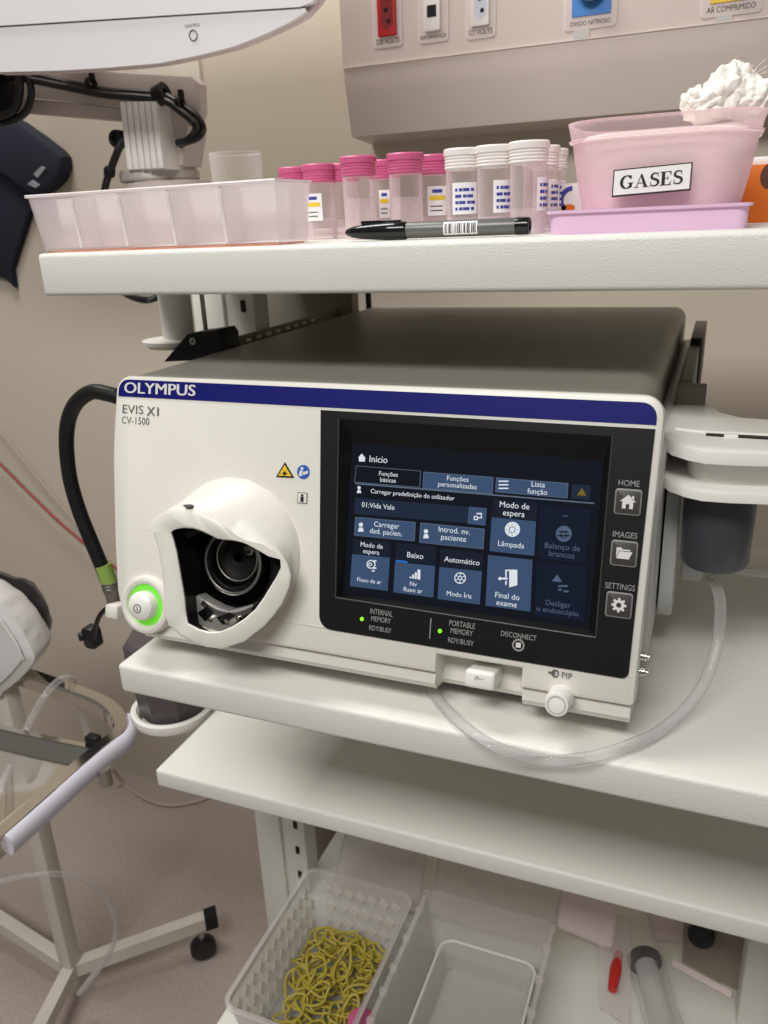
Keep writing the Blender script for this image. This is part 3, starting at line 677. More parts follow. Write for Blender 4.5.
# ------------------------------------------------------------------ things on the top shelf
# compartment tray
tr = thing('organizer_tray', 'frosted clear compartment tray on the left end of the top shelf', 'tray', (.04, .09, S0))
ty0, ty1 = .026, .145
tx1 = U(281, 242, 'y', .026).x-.002; ty1 = U(309, 238, 'x', tx1+.001).y
def trring(z, g): return [(-.0695-g, ty0-g*.6, z), (tx1+g*.55, ty0-g*.6, z), (tx1+g*.55, ty1+g*.6, z), (-.0695-g, ty1+g*.6, z)]
zt = S0+.0405
bm = new(); loft(bm, [trring(S0+.001, 0), trring(S0+.0385, .005), trring(S0+.0385, .007), trring(zt, .007), trring(zt, .0045), trring(S0+.003, -.0015)], True, True); link('tray_body', bm, M_tray, tr, smooth=25)
for x in (-.0345, .0070, .0485, .0900):
    bm = new(); loft(bm, [[Vector((x_, ty0+.0003, S0+.002)), Vector((x_, ty1-.0003, S0+.002)), Vector((x_, ty1+.0028, zt-.002)), Vector((x_, ty0-.0028, zt-.002))] for x_ in (x-.0009, x+.0009)]); link('divider', bm, M_traydiv, tr)
for x in (-.0345, .0070, .0485, .0900):
    bm = new(); loft(bm, [[Vector((x_, y_+dy, z_)) for y_, z_, dy in ((ty0, S0+.003, -.0006), (ty0, S0+.003, .001), (ty0-.0030, zt-.004, .001), (ty0-.0030, zt-.004, -.0006))] for x_ in (x-.0011, x+.0011)]); link('rib', bm, M_rib, tr)
bm = new(); box(bm, -.071, tx1-.001, (ty0+ty1)/2, (ty0+ty1)/2+.0014, S0+.003, zt-.003); link('divider', bm, M_traydiv, tr)
bm = new(); box(bm, -.068, tx1-.002, ty0+.001, ty1-.002, S0, S0+.001); link('base_layer', bm, mat('coral_tint', (230, 150, 120), .5), tr)  # thin coral layer that tints the tray bottom
bm = new(); tube(bm, trring(zt-.001, .0062), .0012, 6, 1, closed=True); link('rim', bm, M_traydiv, tr)
# clear cup behind
a, b = U(213, 165, 'y', .19), U(260, 165, 'y', .19); r = (b.x-a.x)/2*.97; zc_ = U(237, 152.5, 'y', .19).z
bm = new(); cx = (a.x+b.x)/2
lathe(bm, [(r*.86, 0), (r*.87, .002), (r, zc_-S0-.001), (r-.0006, zc_-S0), (r-.0012, zc_-S0-.0015)], (cx, .19, S0), seg=36, cap0=True, cap1=False)
tag(link('measuring_cup', bm, M_clear, loc=(cx, .19, S0)), 'empty clear plastic cup standing behind the frosted compartment tray', 'cup')
# specimen jars
M_label = mat('jar_label', (244, 242, 244), .6); M_lyel = mat('label_yellow', (240, 206, 50), .6); M_lblu = mat('label_blue', (60, 70, 160), .6)
HTOP = .0555
def jar(px_, top_, cap, label, full=0, lab=None, group='specimen jars on the top shelf'):
    hz = 310.54-.04517*(px_+1659.6)
    dep = FPX*(S0+HTOP-CAM_LOC.z)*.997/(hz-top_)
    p = UD(px_, top_, dep); loc = Vector((p.x, p.y, S0))
    t = thing('specimen_jar', label, 'jar', loc, group)
    r = .0118
    bm = new(); lathe(bm, [(r*.93, .0), (r*.96, .0012), (r, .042), (r-.001, .043)], loc, seg=28, cap0=True, cap1=False); link('body', bm, M_jar, t)
    cm = M_capink if cap == 'p' else M_capwhite
    R_ = .0128
    bm = new()
    prof = [(r*.9, .042), (R_-.0012, .042)]
    for k in range(4): z = .0425+k*.002; prof += [(R_-.0006, z), (R_-.0001, z+.0007), (R_-.0001, z+.0012), (R_-.0006, z+.0018)]
    prof += [(R_+.0004, .0512), (R_+.0004, .0545), (R_-.0005, HTOP), (0, HTOP)]
    lathe(bm, prof, loc, seg=28, cap0=True, cap1=False); link('cap', bm, cm, t)
    if full:
        bm = new(); lathe(bm, [(r*.96-.0014, .0022), (r-.0016, full), (0, full)], loc, seg=24, cap0=True, cap1=False); link('fluid', bm, M_fluid, t)
    if lab:
        az, ah, kind = lab                      # azimuth of label centre, half width (rad)
        def lp_(aa, z, rr): return loc+Vector((rr*math.cos(aa), rr*math.sin(aa), z))
        z0, z1 = .014, .034
        def strip(a0, a1, za, zb, rr, m, nm, par):
            bm = new(); N = 8
            R1 = [[lp_(a0+(a1-a0)*i/N, z, q) for i in range(N+1)] for z, q in ((za, rr), (zb, rr))]
            loft(bm, R1, False, False, closed=False); return link(nm, bm, m, par)
        L_ = strip(az-ah, az+ah, z0, z1, r+.0002, M_label, 'label', t)
        if kind == 'y':
            strip(az-ah*.8, az+ah*.8, .0245, .0275, r+.0004, M_lyel, 'label_band', L_)
            strip(az-ah*.5, az+ah*.5, .0295, .0318, r+.0004, M_lblu, 'label_print', L_)
            for z in (.017, .020): strip(az-ah*.7, az+ah*.5, z, z+.0008, r+.0004, M_ink, 'label_print', L_)
        else:
            for z in (.0165, .0205, .0245, .0285):
                for s in range(5):
                    a0 = az-ah*.75+s*ah*.3; strip(a0, a0+ah*(.18+.08*((s*7+int(z*1e4)) % 3)), z, z+.0019, r+.0004, M_lblu, 'label_print', L_)
    return t
PI = math.pi
cam_az = math.radians(-68)
jar(294, 171, 'p', 'pink-capped jar farthest left, half behind the frosted compartment tray')
jar(318.5, 168, 'p', 'pink-capped jar with white and yellow label touching the tray end', .016, (math.radians(-95), .62, 'y'))
jar(343, 167.5, 'p', 'pink-capped jar mostly hidden behind the front clear fluid jar', .014)
jar(358, 160.5, 'p', 'front pink-capped jar of clear fluid without a label, behind marker cap', .028)
jar(384, 164, 'p', 'pink-capped jar with narrow label glimpsed between two front jars', .014, (math.radians(-72), .35, 'y'))
jar(405, 157.5, 'p', 'larger-looking pink-capped clear fluid jar behind the marker barrel', .027)
jar(434, 159, 'p', 'pink-capped jar with slanted yellow-striped label beside the white-capped jars', .014, (math.radians(-62), .62, 'y'))
jar(463, 153, 'w', 'leftmost white-capped jar with blue printed label facing front', .012, (math.radians(-68), .75, 'b'))
jar(495, 150, 'w', 'middle white-capped jar with its blue printed label turned right', .012, (math.radians(-40), .7, 'b'))
jar(529, 146, 'w', 'front white-capped jar nearest the pink basin lid', .016, (math.radians(-10), .7, 'b'))
jar(541, 150.5, 'w', 'white-capped jar close behind the front white-capped jar', .014, (math.radians(-10), .7, 'b'))
jar(550, 153.5, 'w', 'rearmost white-capped jar beside the white carton', .014, (math.radians(-10), .7, 'b'))
# marker pen
PY = .047; pz = S0+.0058
mk = thing('marker_pen', 'grey marker pen with black cap lying along the shelf edge', 'pen', (.23, PY, S0))
xa, xb, xc = U(345, 227, 'y', PY).x, U(407, 226, 'y', PY).x, U(530, 223, 'y', PY).x
bm = new(); lathe(bm, [(.0005, 0), (.0022, .0015), (.0036, .006), (.0046, .013), (.0052, .022), (.0056, .03), (.0056, xb-xa-.001), (.005, xb-xa)], (xa, PY, pz), (1, 0, 0), 24); c_ = link('cap', bm, M_blackgloss, mk)
bm = new(); box(bm, xa+.012, xb-.004, PY-.0015, PY+.0015, pz+.0045, pz+.0068, .0006); link('clip', bm, M_blackgloss, c_)
bm = new(); lathe(bm, [(.0044, 0), (.0050, .0005), (.0050, xc-xb-.008), (.0048, xc-xb-.0075)], (xb, PY, pz), (1, 0, 0), 24); b_ = link('barrel', bm, M_gun, mk)
bm = new(); lathe(bm, [(.0051, 0), (.0052, .0015), (.0052, .0072), (.0047, .0085), (.0035, .0085), (.0032, .0075), (0, .0075)], (xc-.0085, PY, pz), (1, 0, 0), 24, True, False); link('end_plug', bm, M_blackgloss, mk)
bx0, bx1 = U(443, 224, 'y', PY-.005).x, U(477, 224, 'y', PY-.005).x
def pstrip(x0, x1, a0, a1, rr, m, nm, par):
    bm = new(); N = 8
    loft(bm, [[Vector((x, PY-rr*math.cos(a0+(a1-a0)*i/N), pz+rr*math.sin(a0+(a1-a0)*i/N))) for i in range(N+1)] for x in (x0, x1)], False, False, False); return link(nm, bm, m, par)
lb = pstrip(bx0, bx1, -.75, .9, .0052, M_label, 'barcode_label', b_)
x = bx0+.001; bm = new()
while x < bx1-.001:
    w_ = random.choice((.0003, .0005, .0008))
    N = 5; loft(bm, [[Vector((xx, PY-.0053*math.cos(-.55+1.2*i/N), pz+.0053*math.sin(-.55+1.2*i/N))) for i in range(N+1)] for xx in (x, x+w_)], False, False, False)
    x += w_+random.choice((.0003, .0006, .0009))
link('bars', bm, M_inkdk, mk)
# basin with gauze, standing on its lid
LY = .040
xl, xr = U(549, 220, 'y', LY).x, U(748, 216, 'y', LY).x
lid = thing('lilac_lid', 'flat lilac plastic lid lying under the pink gauze basin', 'lid', ((xl+xr)/2, .09, S0))
bm = new(); zl = S0+.0135
def lr(g, z): return [Vector((x, y, z)) for x, y in rrect(xl-g, xr+g, LY-g, .150+g, .006, 4)]
loft(bm, [lr(0, S0), lr(.0003, zl-.002), lr(.0022, zl-.0016), lr(.0022, zl), lr(-.002, zl), lr(-.0025, zl-.003)], True, True); link('lid_tray', bm, M_pinklid, lid)
bas = thing('basin', 'pink translucent plastic basin labelled for gauze on the top shelf', 'basin', ((xl+xr)/2, .095, zl-.003))
BYF = .050; zb0 = zl-.003; zb2 = U(640, 115, 'y', BYF).z; zb1 = zb2-.009
x0b, x1b = U(576, 206, 'y', BYF).x, U(740, 205, 'y', BYF).x; x0t, x1t = U(562, 130, 'y', BYF).x, U(768, 115, 'y', BYF).x
def br(t, g=0, z=None):
    xa_ = x0b+(x0t-x0b)*t-g; xb_ = x1b+(x1t-x1b)*t+g; ya = BYF+.008-.008*t-g; yb = .138+.008*t+g
    return [Vector((x, y, zb0+(zb2-zb0)*t if z is None else z)) for x, y in rrect(xa_, xb_, ya, yb, .022+.006*t, 8)]
bm = new(); loft(bm, [br(0, -.004), br(0.015, 0), br(.4, .0005), br(.78, 0), br(.785, .0018), br(.81, .0018), br(.82, .0004), br(1, .0008), br(1, -.0008), br(.97, -.0012)], True, False); link('basin_body', bm, M_basin, bas, smooth=40)
# label GASES
FB = Frame((0, 0, 0), (1, 0, 0), (0, 0, 1))
p_bl, p_br, p_tr, p_tl = [U(*p, 'y', BYF+.0035) for p in ((613, 197), (691, 190), (692.5, 163), (614, 170))]
fo = (p_bl+p_br+p_tr+p_tl)/4; wl = (p_br-p_bl).length; hl = (p_tl-p_bl).length
FB = Frame(fo+Vector((0, -.0028, 0)), (p_br-p_bl), Vector((0, .13, 1)))
lab = polyobj('label', [rrect(-wl/2, wl/2, -hl/2, hl/2, 0)], FB, M_inkdk, bas, .0008, .002)
polyobj('label_field', [rrect(-wl/2+.0007, wl/2-.0007, -hl/2+.0007, hl/2-.0007, 0)], FB, M_paper, lab, .0010)
# serif letters drawn stroke by stroke, unit cap height 1
def arcpts(cx, cy, rx, ry, a0, a1, n=14): return [(cx+rx*math.cos(math.radians(a0+(a1-a0)*i/n)), cy+ry*math.sin(math.radians(a0+(a1-a0)*i/n))) for i in range(n+1)]
def wfun(pts, thick, thin): # thick where the stroke runs vertically
    out = []
    for i in range(len(pts)):
        a, b = pts[max(i-1, 0)], pts[min(i+1, len(pts)-1)]; dx, dy = b[0]-a[0], b[1]-a[1]; s = abs(dy)/(math.hypot(dx, dy)+1e-9); out.append(thin+(thick-thin)*s)
    return out
def G_():
    p = arcpts(.40, .5, .32, .46, 40, 318, 22); o = stroke(p, wfun(p, .19, .05))
    o += [[(.56, .06), (.73, .10), (.73, .42), (.56, .42)], [(.47, .38), (.82, .38), (.82, .43), (.47, .43)], [(.62, .70), (.67, .70), (.67, .98), (.62, .98)]]; return o, .86
def A_():
    return [[(.34, .94), (.46, 1.0), (.80, .04), (.60, .04)], [(.10, .04), (.15, .04), (.42, .88), (.38, .92)], [(.22, .30), (.62, .30), (.60, .36), (.24, .36)], [(0, 0), (.28, 0), (.28, .05), (0, .05)], [(.50, 0), (.90, 0), (.90, .05), (.50, .05)]], .92
def S_():
    p = arcpts(.32, .735, .21, .225, 40, 215, 14)[:]+arcpts(.30, .27, .23, .235, 50, -140, 14)
    o = stroke(p, [max(.06, .17-.10*abs(2*i/len(p)-1)) for i in range(len(p))])
    o += [[(.48, .68), (.52, .68), (.52, .98), (.48, .98)], [(.06, .02), (.10, .02), (.11, .34), (.06, .34)]]; return o, .62
def E_():
    return [[(.10, 0), (.30, 0), (.30, 1), (.10, 1)], [(0, 0), (.68, 0), (.68, .055), (0, .055)], [(0, .945), (.65, .945), (.65, 1), (0, 1)], [(.3, .48), (.50, .48), (.50, .535), (.3, .535)], [(.46, .36), (.50, .36), (.50, .66), (.46, .66)], [(.60, .055), (.70, .28), (.65, .28), (.55, .055)], [(.56, .945), (.66, .945), (.66, .73), (.62, .73)]], .76
letters = [G_(), A_(), S_(), E_(), S_()]
tot = sum(l[1] for l in letters); sc = (wl*.80)/tot; hc = hl*.50
x = -wl*.40; bm = new()
for polys, adv in letters:
    for p in polys: prism(bm, [(x+a*sc, -hc/2+b*hc) for a, b in p], FB, .0008, .0012)
    x += adv*sc
link('lettering', bm, M_inkdk, lab, smooth=0)
# gauze fill and tuft
gz = thing('gauze_pads', 'crumpled white gauze spilling out of the pink basin', 'gauze', ((xl+xr)/2+.01, .095, zb0+.002))
bm = new(); loft(bm, [br(.06, -.005), br(.4, -.0045), br(.80, -.004), br(.86, -.008)], True, True); link('gauze_fill', bm, M_gauze, gz)
def crumple(cx, cy, cz, rx, ry, rz, seed, amp=.35):
    t = bmesh.new(); bmesh.ops.create_icosphere(t, subdivisions=5, radius=1)
    for v in t.verts:
        p = v.co*1.5+Vector((seed, seed*2, 0)); k = 1+amp*(abs(noise.noise(p))-.2)+.16*abs(noise.noise(v.co*4+Vector((seed, 0, 0))))+.05*noise.noise(v.co*11)
        v.co = Vector((cx+v.co.x*rx*k, cy+v.co.y*ry*k, cz+v.co.z*rz*k))
    return t
bm = new()
for (px_, py_, yy, rx, rz, sd) in ((727, 92, .085, .012, .013, 3.1), (706, 107, .08, .012, .008, 8.2), (750, 100, .088, .014, .010, 5.7), (692, 103, .082, .006, .007, 1.3), (738, 87, .092, .010, .011, 11.9)):
    c_ = U(px_, py_, 'y', yy); merge(bm, crumple(c_.x, c_.y, c_.z, rx, .014, rz, sd, .6))
link('gauze_tuft', bm, M_gauze, gz, smooth=70)
bm = new()
for k in range(16):
    p = U(738+random.uniform(0, 14), 82+random.uniform(-3, 8), 'y', .09); q = p+Vector((random.uniform(.001, .012), random.uniform(-.004, .004), random.uniform(.002, .010)))
    tube(bm, [p-Vector((.004, 0, .006)), p, (p+q)/2+Vector((0, 0, .001)), q], .00016, 4, 3)
link('loose_threads', bm, M_gauze, gz)
# cartons behind the basin
p0, p1 = U(556, 184, 'y', .165), U(600, 215, 'y', .165)
cb = thing('carton', 'small white carton with blue and orange emblem behind the pink basin', 'box', ((p0.x+p1.x)/2, .18, S0))
bm = new(); box(bm, p0.x, p1.x, .165, .205, S0, p0.z, .0006); link('carton_body', bm, M_paper, cb)
FQ = Frame((0, .165, 0), (1, 0, 0), (0, 0, 1))
a, b = FQ.px(572, 200)
em = []
for i in range(12):
    t0, t1 = math.radians(90+i*12), math.radians(90+(i+1)*12); em.append([(a+.0095*math.cos(t0), b+.0095*math.sin(t0)), (a+.0095*math.cos(t1), b+.0095*math.sin(t1)), (a+.0062*math.cos(t1), b+.0062*math.sin(t1)), (a+.0062*math.cos(t0), b+.0062*math.sin(t0))])
polyobj('emblem_arc', em, FQ, M_lblu, cb)
a, b = FQ.px(568, 208); polyobj('emblem_blob', [circ(a, b, .005, 20, .0026)], FQ, M_orange, cb)
p0, p1 = U(738, 166, 'y', .17), U(800, 215, 'y', .17)
ob = thing('carton', 'orange carton with white top standing at right behind the basin', 'box', ((p0.x+p1.x)/2, .19, S0))
bm = new(); box(bm, p0.x, p1.x, .17, .22, S0, p0.z, .0006); link('carton_body', bm, M_orange, ob)
bm = new(); box(bm, p0.x+.004, p1.x, .172, .22, p0.z, p0.z+.005, .0006); link('carton_top', bm, M_paper, ob)
FQ2 = Frame((0, .17, 0), (1, 0, 0), (0, 0, 1)); a, b = FQ2.px(770, 176); polyobj('brown_spot', [circ(a, b, .006, 24, .008)], FQ2, mat('brown_print', (92, 52, 34), .6), ob)

# ------------------------------------------------------------------ monitor, arm and cables at top left
MY = .25; FM = Frame((0, MY, 0), (1, 0, 0), (0, 0, 1))
mon = thing('monitor', 'white medical monitor, only its curved lower edge visible at top left', 'monitor', (-.25, .28, .44))
lowpx = [(-60, 73), (0, 72), (60, 70.5), (110, 67.5), (160, 63), (200, 55), (235, 46), (265, 34), (290, 22), (306, 12), (314, 5), (318, -4)]
lo = [FM.px(*p) for p in lowpx]
gl = [FM.px(*p) for p in ((-60, 31), (305, 8))]
bm = new(); poly = [(-.60, lo[0][1]+.03), (-.5, lo[0][1]+.005)]+lo[:-2]+[gl[1], gl[0], (-.60, gl[0][1]+.02)]
prism(bm, poly, FM, -.016, 0); lbz = link('lower_bezel', bm, M_mon, mon)
bm = new(); poly = [(-.60, gl[0][1]+.022), (gl[0][0], gl[0][1]+.001), (gl[1][0]-.004, gl[1][1]+.001)]+[(lo[-2][0], lo[-2][1]+.002), lo[-1], (lo[-1][0]+.002, .75), (-.60, .75)]
prism(bm, poly, FM, -.016, .002); link('front_bezel', bm, M_mon, mon)
bm = new(); tube(bm, [FM(x-.001, z+.001, -.008) for x, z in lo[1:]], .0030, 10, 4); link('edge_trim', bm, mat('pale_pink_trim', (224, 204, 204), .4), mon)
a, b = FM.px(193.5, 35.5); bm = new(); ring(bm, FM, a, b, .0038, .0046, -.001, .0008); link('control_button', bm, M_ink, lbz)
a, b = FM.px(192.5, 25.5); txt('button_lettering', 'CONTROL', FM, a, b, M_ink, lbz, width=.0165, c=.0004)
bm = new(); box(bm, -.57, -.06, .262, .295, .50, .74, .01); link('rear_housing', bm, M_mon, mon)
bm = new(); cyl(bm, (-.30, .29, .53), (-.30, .372, .53), .03, seg=24); link('rear_mount', bm, M_mon, mon)
bm = new(); cyl(bm, (-.30, .372, .44), (-.30, .372, .56), .012, seg=20); link('mount_post', bm, M_mon, mon)
# support arm
arm = thing('articulated_arm', 'pale grey jointed monitor arm with ribbed elbow behind the compartment tray', 'monitor arm', (-.2, .36, S0))
AY = .36; FA = Frame((0, AY, 0), (1, 0, 0), (0, 0, 1))
q = [FA.px(*p) for p in ((-40, 108), (186, 127), (198, 124), (201, 112), (200, 84), (192, 76), (-40, 62))]
bm = new(); prism(bm, q, FA, -.012, 0, .003); link('beam', bm, M_arm, arm)
bm = new(); tube(bm, [FA(*FA.px(30, 99), .0), FA(*FA.px(120, 108), .0)], .0012, 6, 1); link('beam_seam', bm, mat('seam', (170, 156, 150), .5), arm)
e = [FA.px(*p, .024) for p in ((126, 171), (164, 169), (163, 158), (156, 101), (120, 101), (118, 108))]
bm = new(); prism(bm, e, FA, -.02, .022, .003); link('elbow', bm, mat('elbow_plastic', (228, 223, 219), .5), arm)
for k in range(6):
    t0, t1 = (k+.08)/6, (k+.92)/6
    tl, tr_, blp, brp = (119, 102), (156, 101), (126.5, 170), (163.5, 168)
    lerp = lambda A_, B_, t: (A_[0]+(B_[0]-A_[0])*t, A_[1]+(B_[1]-A_[1])*t)
    pp = [FA.px(*lerp(blp, brp, t0), .026), FA.px(*lerp(blp, brp, t1), .026), FA.px(*lerp(tl, tr_, t1), .026), FA.px(*lerp(tl, tr_, t0), .026)]
    bm = new(); prism(bm, pp, FA, .020, .026, .0014); link('fin', bm, MATS.get('fin_plastic') or mat('fin_plastic', (236, 232, 229), .45), arm)
e = [FA.px(*p) for p in ((156, 168), (181, 166), (187, 125), (160, 118))]
bm = new(); prism(bm, e, FA, -.04, -.002, .003); link('elbow_cheek', bm, mat('cheek', (206, 196, 188), .5), arm)
bc = U(152, 176, 'y', .37)
bm = new(); lathe(bm, [(.044, .0), (.046, .002), (.046, .010), (.044, .013), (.03, .014)], (bc.x, .385, .334), seg=40); link('swivel_disc', bm, mat('disc_grey', (190, 186, 180), .4, metal=.3), arm)
bm = new(); lathe(bm, [(.05, .0), (.05, .012), (.042, .014)], (bc.x+.01, .385, .320), seg=40); link('swivel_base', bm, M_arm, arm)
bm = new(); box(bm, bc.x-.025, bc.x+.035, .36, .415, S0, .322, .004); link('column', bm, M_arm, arm)
bm = new(); box(bm, bc.x-.02, .02, .375, .40, S0, S0+.006, .002); link('foot_plate', bm, M_arm, arm)
# cables
cab = thing('cable_bundle', 'black cables strapped along the pale monitor arm', 'cables', (-.22, .34, .38))
def ctube(px_list, y, r, nm='cable', par=cab, m=M_rubber, dz=0):
    P = [U(p[0], p[1], 'y', p[2] if len(p) > 2 else y)+Vector((0, 0, dz)) for p in px_list]
    bm = new(); tube(bm, P, r, 10, 7); return link(nm, bm, m, par)
ctube([(-20, 78), (30, 76), (70, 84), (105, 91), (140, 93), (165, 96), (182, 106), (196, 116), (202.5, 127), (199, 136), (188, 141), (178, 143, .352)], .347, .0042)
ctube([(-20, 72), (30, 80), (70, 88), (105, 95), (140, 97.5), (165, 101), (180, 111), (191, 120), (196, 128), (191, 137, .35), (180, 145, .355)], .340, .0040)
ctube([(-20, 80), (20, 74), (31, 88), (28, 108), (18, 118), (4, 123), (-20, 122)], .338, .0042)
ctube([(-20, 62), (14, 66), (20, 88), (14, 110), (-5, 118)], .332, .0045)
ctube([(124, 140, .340), (119, 148), (112, 166), (107, 180), (103, 200, .35), (100, 225, .38)], .335, .0042)
ctube([(112, 285, .44), (130, 296, .42), (146, 300, .41), (160, 296, .42)], .42, .0045)
for px_, r in (((93, 84), .0068), ((182, 103), .0062)):
    c_ = U(*px_, 'y', .344); bm = new(); ring(bm, Frame(c_-Vector((.002, 0, 0)), (0, 0, 1), (0, 1, 0)), 0, 0, .004, r+.001, -.002, .003, 20); link('cable_tie', bm, M_black, cab)
    bm = new(); box(bm, c_.x-.0025, c_.x+.0025, c_.y-.003, c_.y+.003, c_.z+.005, c_.z+.013, .001); link('tie_end', bm, M_black, cab)
c_ = U(160, 95, 'y', .344); bm = new(); ring(bm, Frame(c_, (-.3, 0, 1), (0, 1, 0)), 0, 0, .004, .0105, -.008, .006, 24, .002); link('strap', bm, M_black, cab)
c_ = U(118, 139, 'y', .345); bm = new(); ring(bm, Frame(c_, (1, 0, 0), (0, 0, 1)), 0, 0, .004, .0095, -.006, .006, 24, .002); link('grommet', bm, M_black, cab)
c_ = U(109.5, 172, 'y', .335); bm = new(); lathe(bm, [(.0035, -.006), (.0062, -.004), (.0066, .003), (.004, .006)], c_, (.25, 0, 1), 16); link('cable_sleeve', bm, M_black, cab)
bm = new(); box(bm, U(-20, 95, 'y', .35).x, U(14, 95, 'y', .35).x, .325, .358, U(0, 114, 'y', .35).z, U(0, 76, 'y', .35).z, .004); link('cable_box', bm, M_black, cab)

# ------------------------------------------------------------------ wall things
HY_ = .62
hw = thing('headwall_unit', 'pinkish white medical headwall unit with sockets on the back wall', 'headwall', (.3, .68, .38))
zf = U(338, 69, 'y', HY_).z; zbm = U(352, 137, 'y', .648).z; xlft = U(343, 69, 'y', HY_).x
prof = [(HY_, .80), (HY_, zf), (.630, zf-.03), (.648, zbm), (WY, zbm-.006), (WY, .80)]
bm = new(); xl2 = U(352, 137, 'y', .648).x; xs_ = [xlft, xlft, xlft+(xl2-xlft)*.35, xl2, xl2, xlft]
loft(bm, [[Vector((x+k_, y, z)) for (y, z), x in zip(prof, xs_)] for k_ in (0, .001)]+[[Vector((1.2, y, z)) for y, z in prof]]); link('panel_body', bm, M_head, hw, smooth=20)
FW = Frame((0, HY_, 0), (1, 0, 0), (0, 0, 1))
bm = new(); a, b = FW.px(338, 69.5); box(bm, xlft+.001, 1.2, HY_-.0012, HY_, zf-.0005, zf+.0012); link('panel_edge', bm, M_head, hw)
M_plate = mat('label_plate', (222, 208, 204), .3); M_socket = mat('socket_white', (228, 222, 220), .35); M_sockred = mat('socket_red', (186, 30, 38), .35)
def plate(x0, x1, ybot, text, tw):
    a0, b0 = FW.px(x0, ybot); a1, b1 = FW.px(x1, ybot)
    z0 = min(b0, b1); bm = new(); prism(bm, rrect(a0, a1, z0, z0+.14, .005, 4), FW, 0, .0015, .0006); p = link('socket_plate', bm, M_plate, hw)
    txt('plate_lettering', text, FW, (a0+a1)/2, z0+.0075, M_inkdk, p, width=(a1-a0)*tw, height=.0058, c=.0018)
    return p, a0, a1, z0
p, a0, a1, z0 = plate(374, 403, 46, '220 VOLTS', .80)
a, b = FW.px(379.5, 38); c_, d_ = FW.px(397.5, 37)
bm = new(); prism(bm, rrect(a, c_, b, b+.062, .002, 3), FW, .001, .006, .001); s = link('red_socket', bm, M_sockred, p)
mx_ = (a+c_)/2
polyobj('socket_well', [[(mx_-.007, b+.012), (mx_, b+.006), (mx_+.009, b+.012), (mx_+.009, b+.045), (mx_, b+.051), (mx_-.007, b+.045)]], FW, mat('socket_red_dark', (120, 16, 24), .5), s, .0062)
polyobj('pin_hole', [circ(mx_+.003, b+.016, .0028, 14), circ(mx_, b+.0285, .0028, 14), circ(mx_+.003, b+.041, .0028, 14)], FW, M_black, s, .0065)
p, a0, a1, z0 = plate(419, 449, 41, 'INFORMÁTICA', .86)
a, b = FW.px(425.5, 33); c_, d_ = FW.px(441.5, 32)
bm = new(); prism(bm, rrect(a, c_, b, b+.062, .002, 3), FW, .001, .006, .001); s = link('data_socket', bm, M_socket, p)
mx_ = (a+c_)/2; polyobj('data_port', [rrect(mx_-.006, mx_+.006, b+.015, b+.028, .0005)], FW, M_black, s, .0062)
polyobj('data_mark', [rrect(mx_-.003, mx_+.003, b+.034, b+.0358, .0003)], FW, M_ink, s, .0062)
p, a0, a1, z0 = plate(466, 496, 37, '127 VOLTS', .78)
a, b = FW.px(472, 28); c_, d_ = FW.px(490, 27)
bm = new(); prism(bm, rrect(a, c_, b, b+.062, .002, 3), FW, .001, .006, .001); s = link('power_socket', bm, M_socket, p)
mx_ = (a+c_)/2; polyobj('socket_well', [[(mx_-.007, b+.012), (mx_, b+.006), (mx_+.009, b+.012), (mx_+.009, b+.045), (mx_, b+.051), (mx_-.007, b+.045)]], FW, mat('socket_well_grey', (190, 192, 206), .5), s, .0062)
polyobj('pin_hole', [circ(mx_+.003, b+.016, .0025, 14), circ(mx_, b+.0285, .0025, 14), circ(mx_+.003, b+.041, .0025, 14)], FW, M_black, s, .0065)
p, a0, a1, z0 = plate(564, 617, 26, 'ÓXIDO NITROSO', .76)
a, b = FW.px(572, 18); c_, d_ = FW.px(611, 16)
bm = new(); prism(bm, rrect(a, c_, b, b+.06, .001, 2), FW, .001, .003); s = link('gas_plate', bm, mat('gas_blue', (48, 120, 196), .4), p)
bm = new(); lathe(bm, [(.016, 0), (.016, .012), (.013, .018), (.008, .018), (.007, .012), (0, .012)], FW((a+c_)/2, b+.028, .003), FW.ez, 28, True, False); link('gas_outlet', bm, M_steel, s)
p, a0, a1, z0 = plate(700, 762, 12, 'AR COMPRIMIDO', .78)
a, b = FW.px(710, 4.5); c_, d_ = FW.px(750, 2)
bm = new(); prism(bm, rrect(a, c_, b, b+.06, .001, 2), FW, .001, .003); s = link('gas_plate', bm, mat('gas_yellow', (226, 186, 40), .4), p)
bm = new(); lathe(bm, [(.016, 0), (.016, .012), (.013, .018), (.008, .018), (.007, .012), (0, .012)], FW((a+c_)/2, b+.028, .003), FW.ez, 28, True, False); link('gas_outlet', bm, M_steel, s)
for x0_, x1_, yb in ((574, 590, 26), (716, 733, 12)):
    a, b = FW.px(x0_, yb); c_, d_ = FW.px(x1_, yb); bm = new(); box(bm, a, c_, HY_-.0014, HY_, zf+.001, b); link('label_strip', bm, mat('strip_grey_%d' % x0_, (188, 184, 182), .35), hw)
FP_ = Frame((0, WY, 0), (1, 0, 0), (0, 0, 1))
a, b = FP_.px(205.5, 103); c_, d_ = FP_.px(206.5, 30)
bm = new(); prism(bm, rrect(a-.115, a, b, b+.13, .004, 4), FP_, 0, .008, .002); tag(link('wall_plate', bm, mat('plate_cream', (226, 218, 204), .5), loc=(a, WY, b)), 'cream blank wall plate behind the monitor arm', 'wall plate')
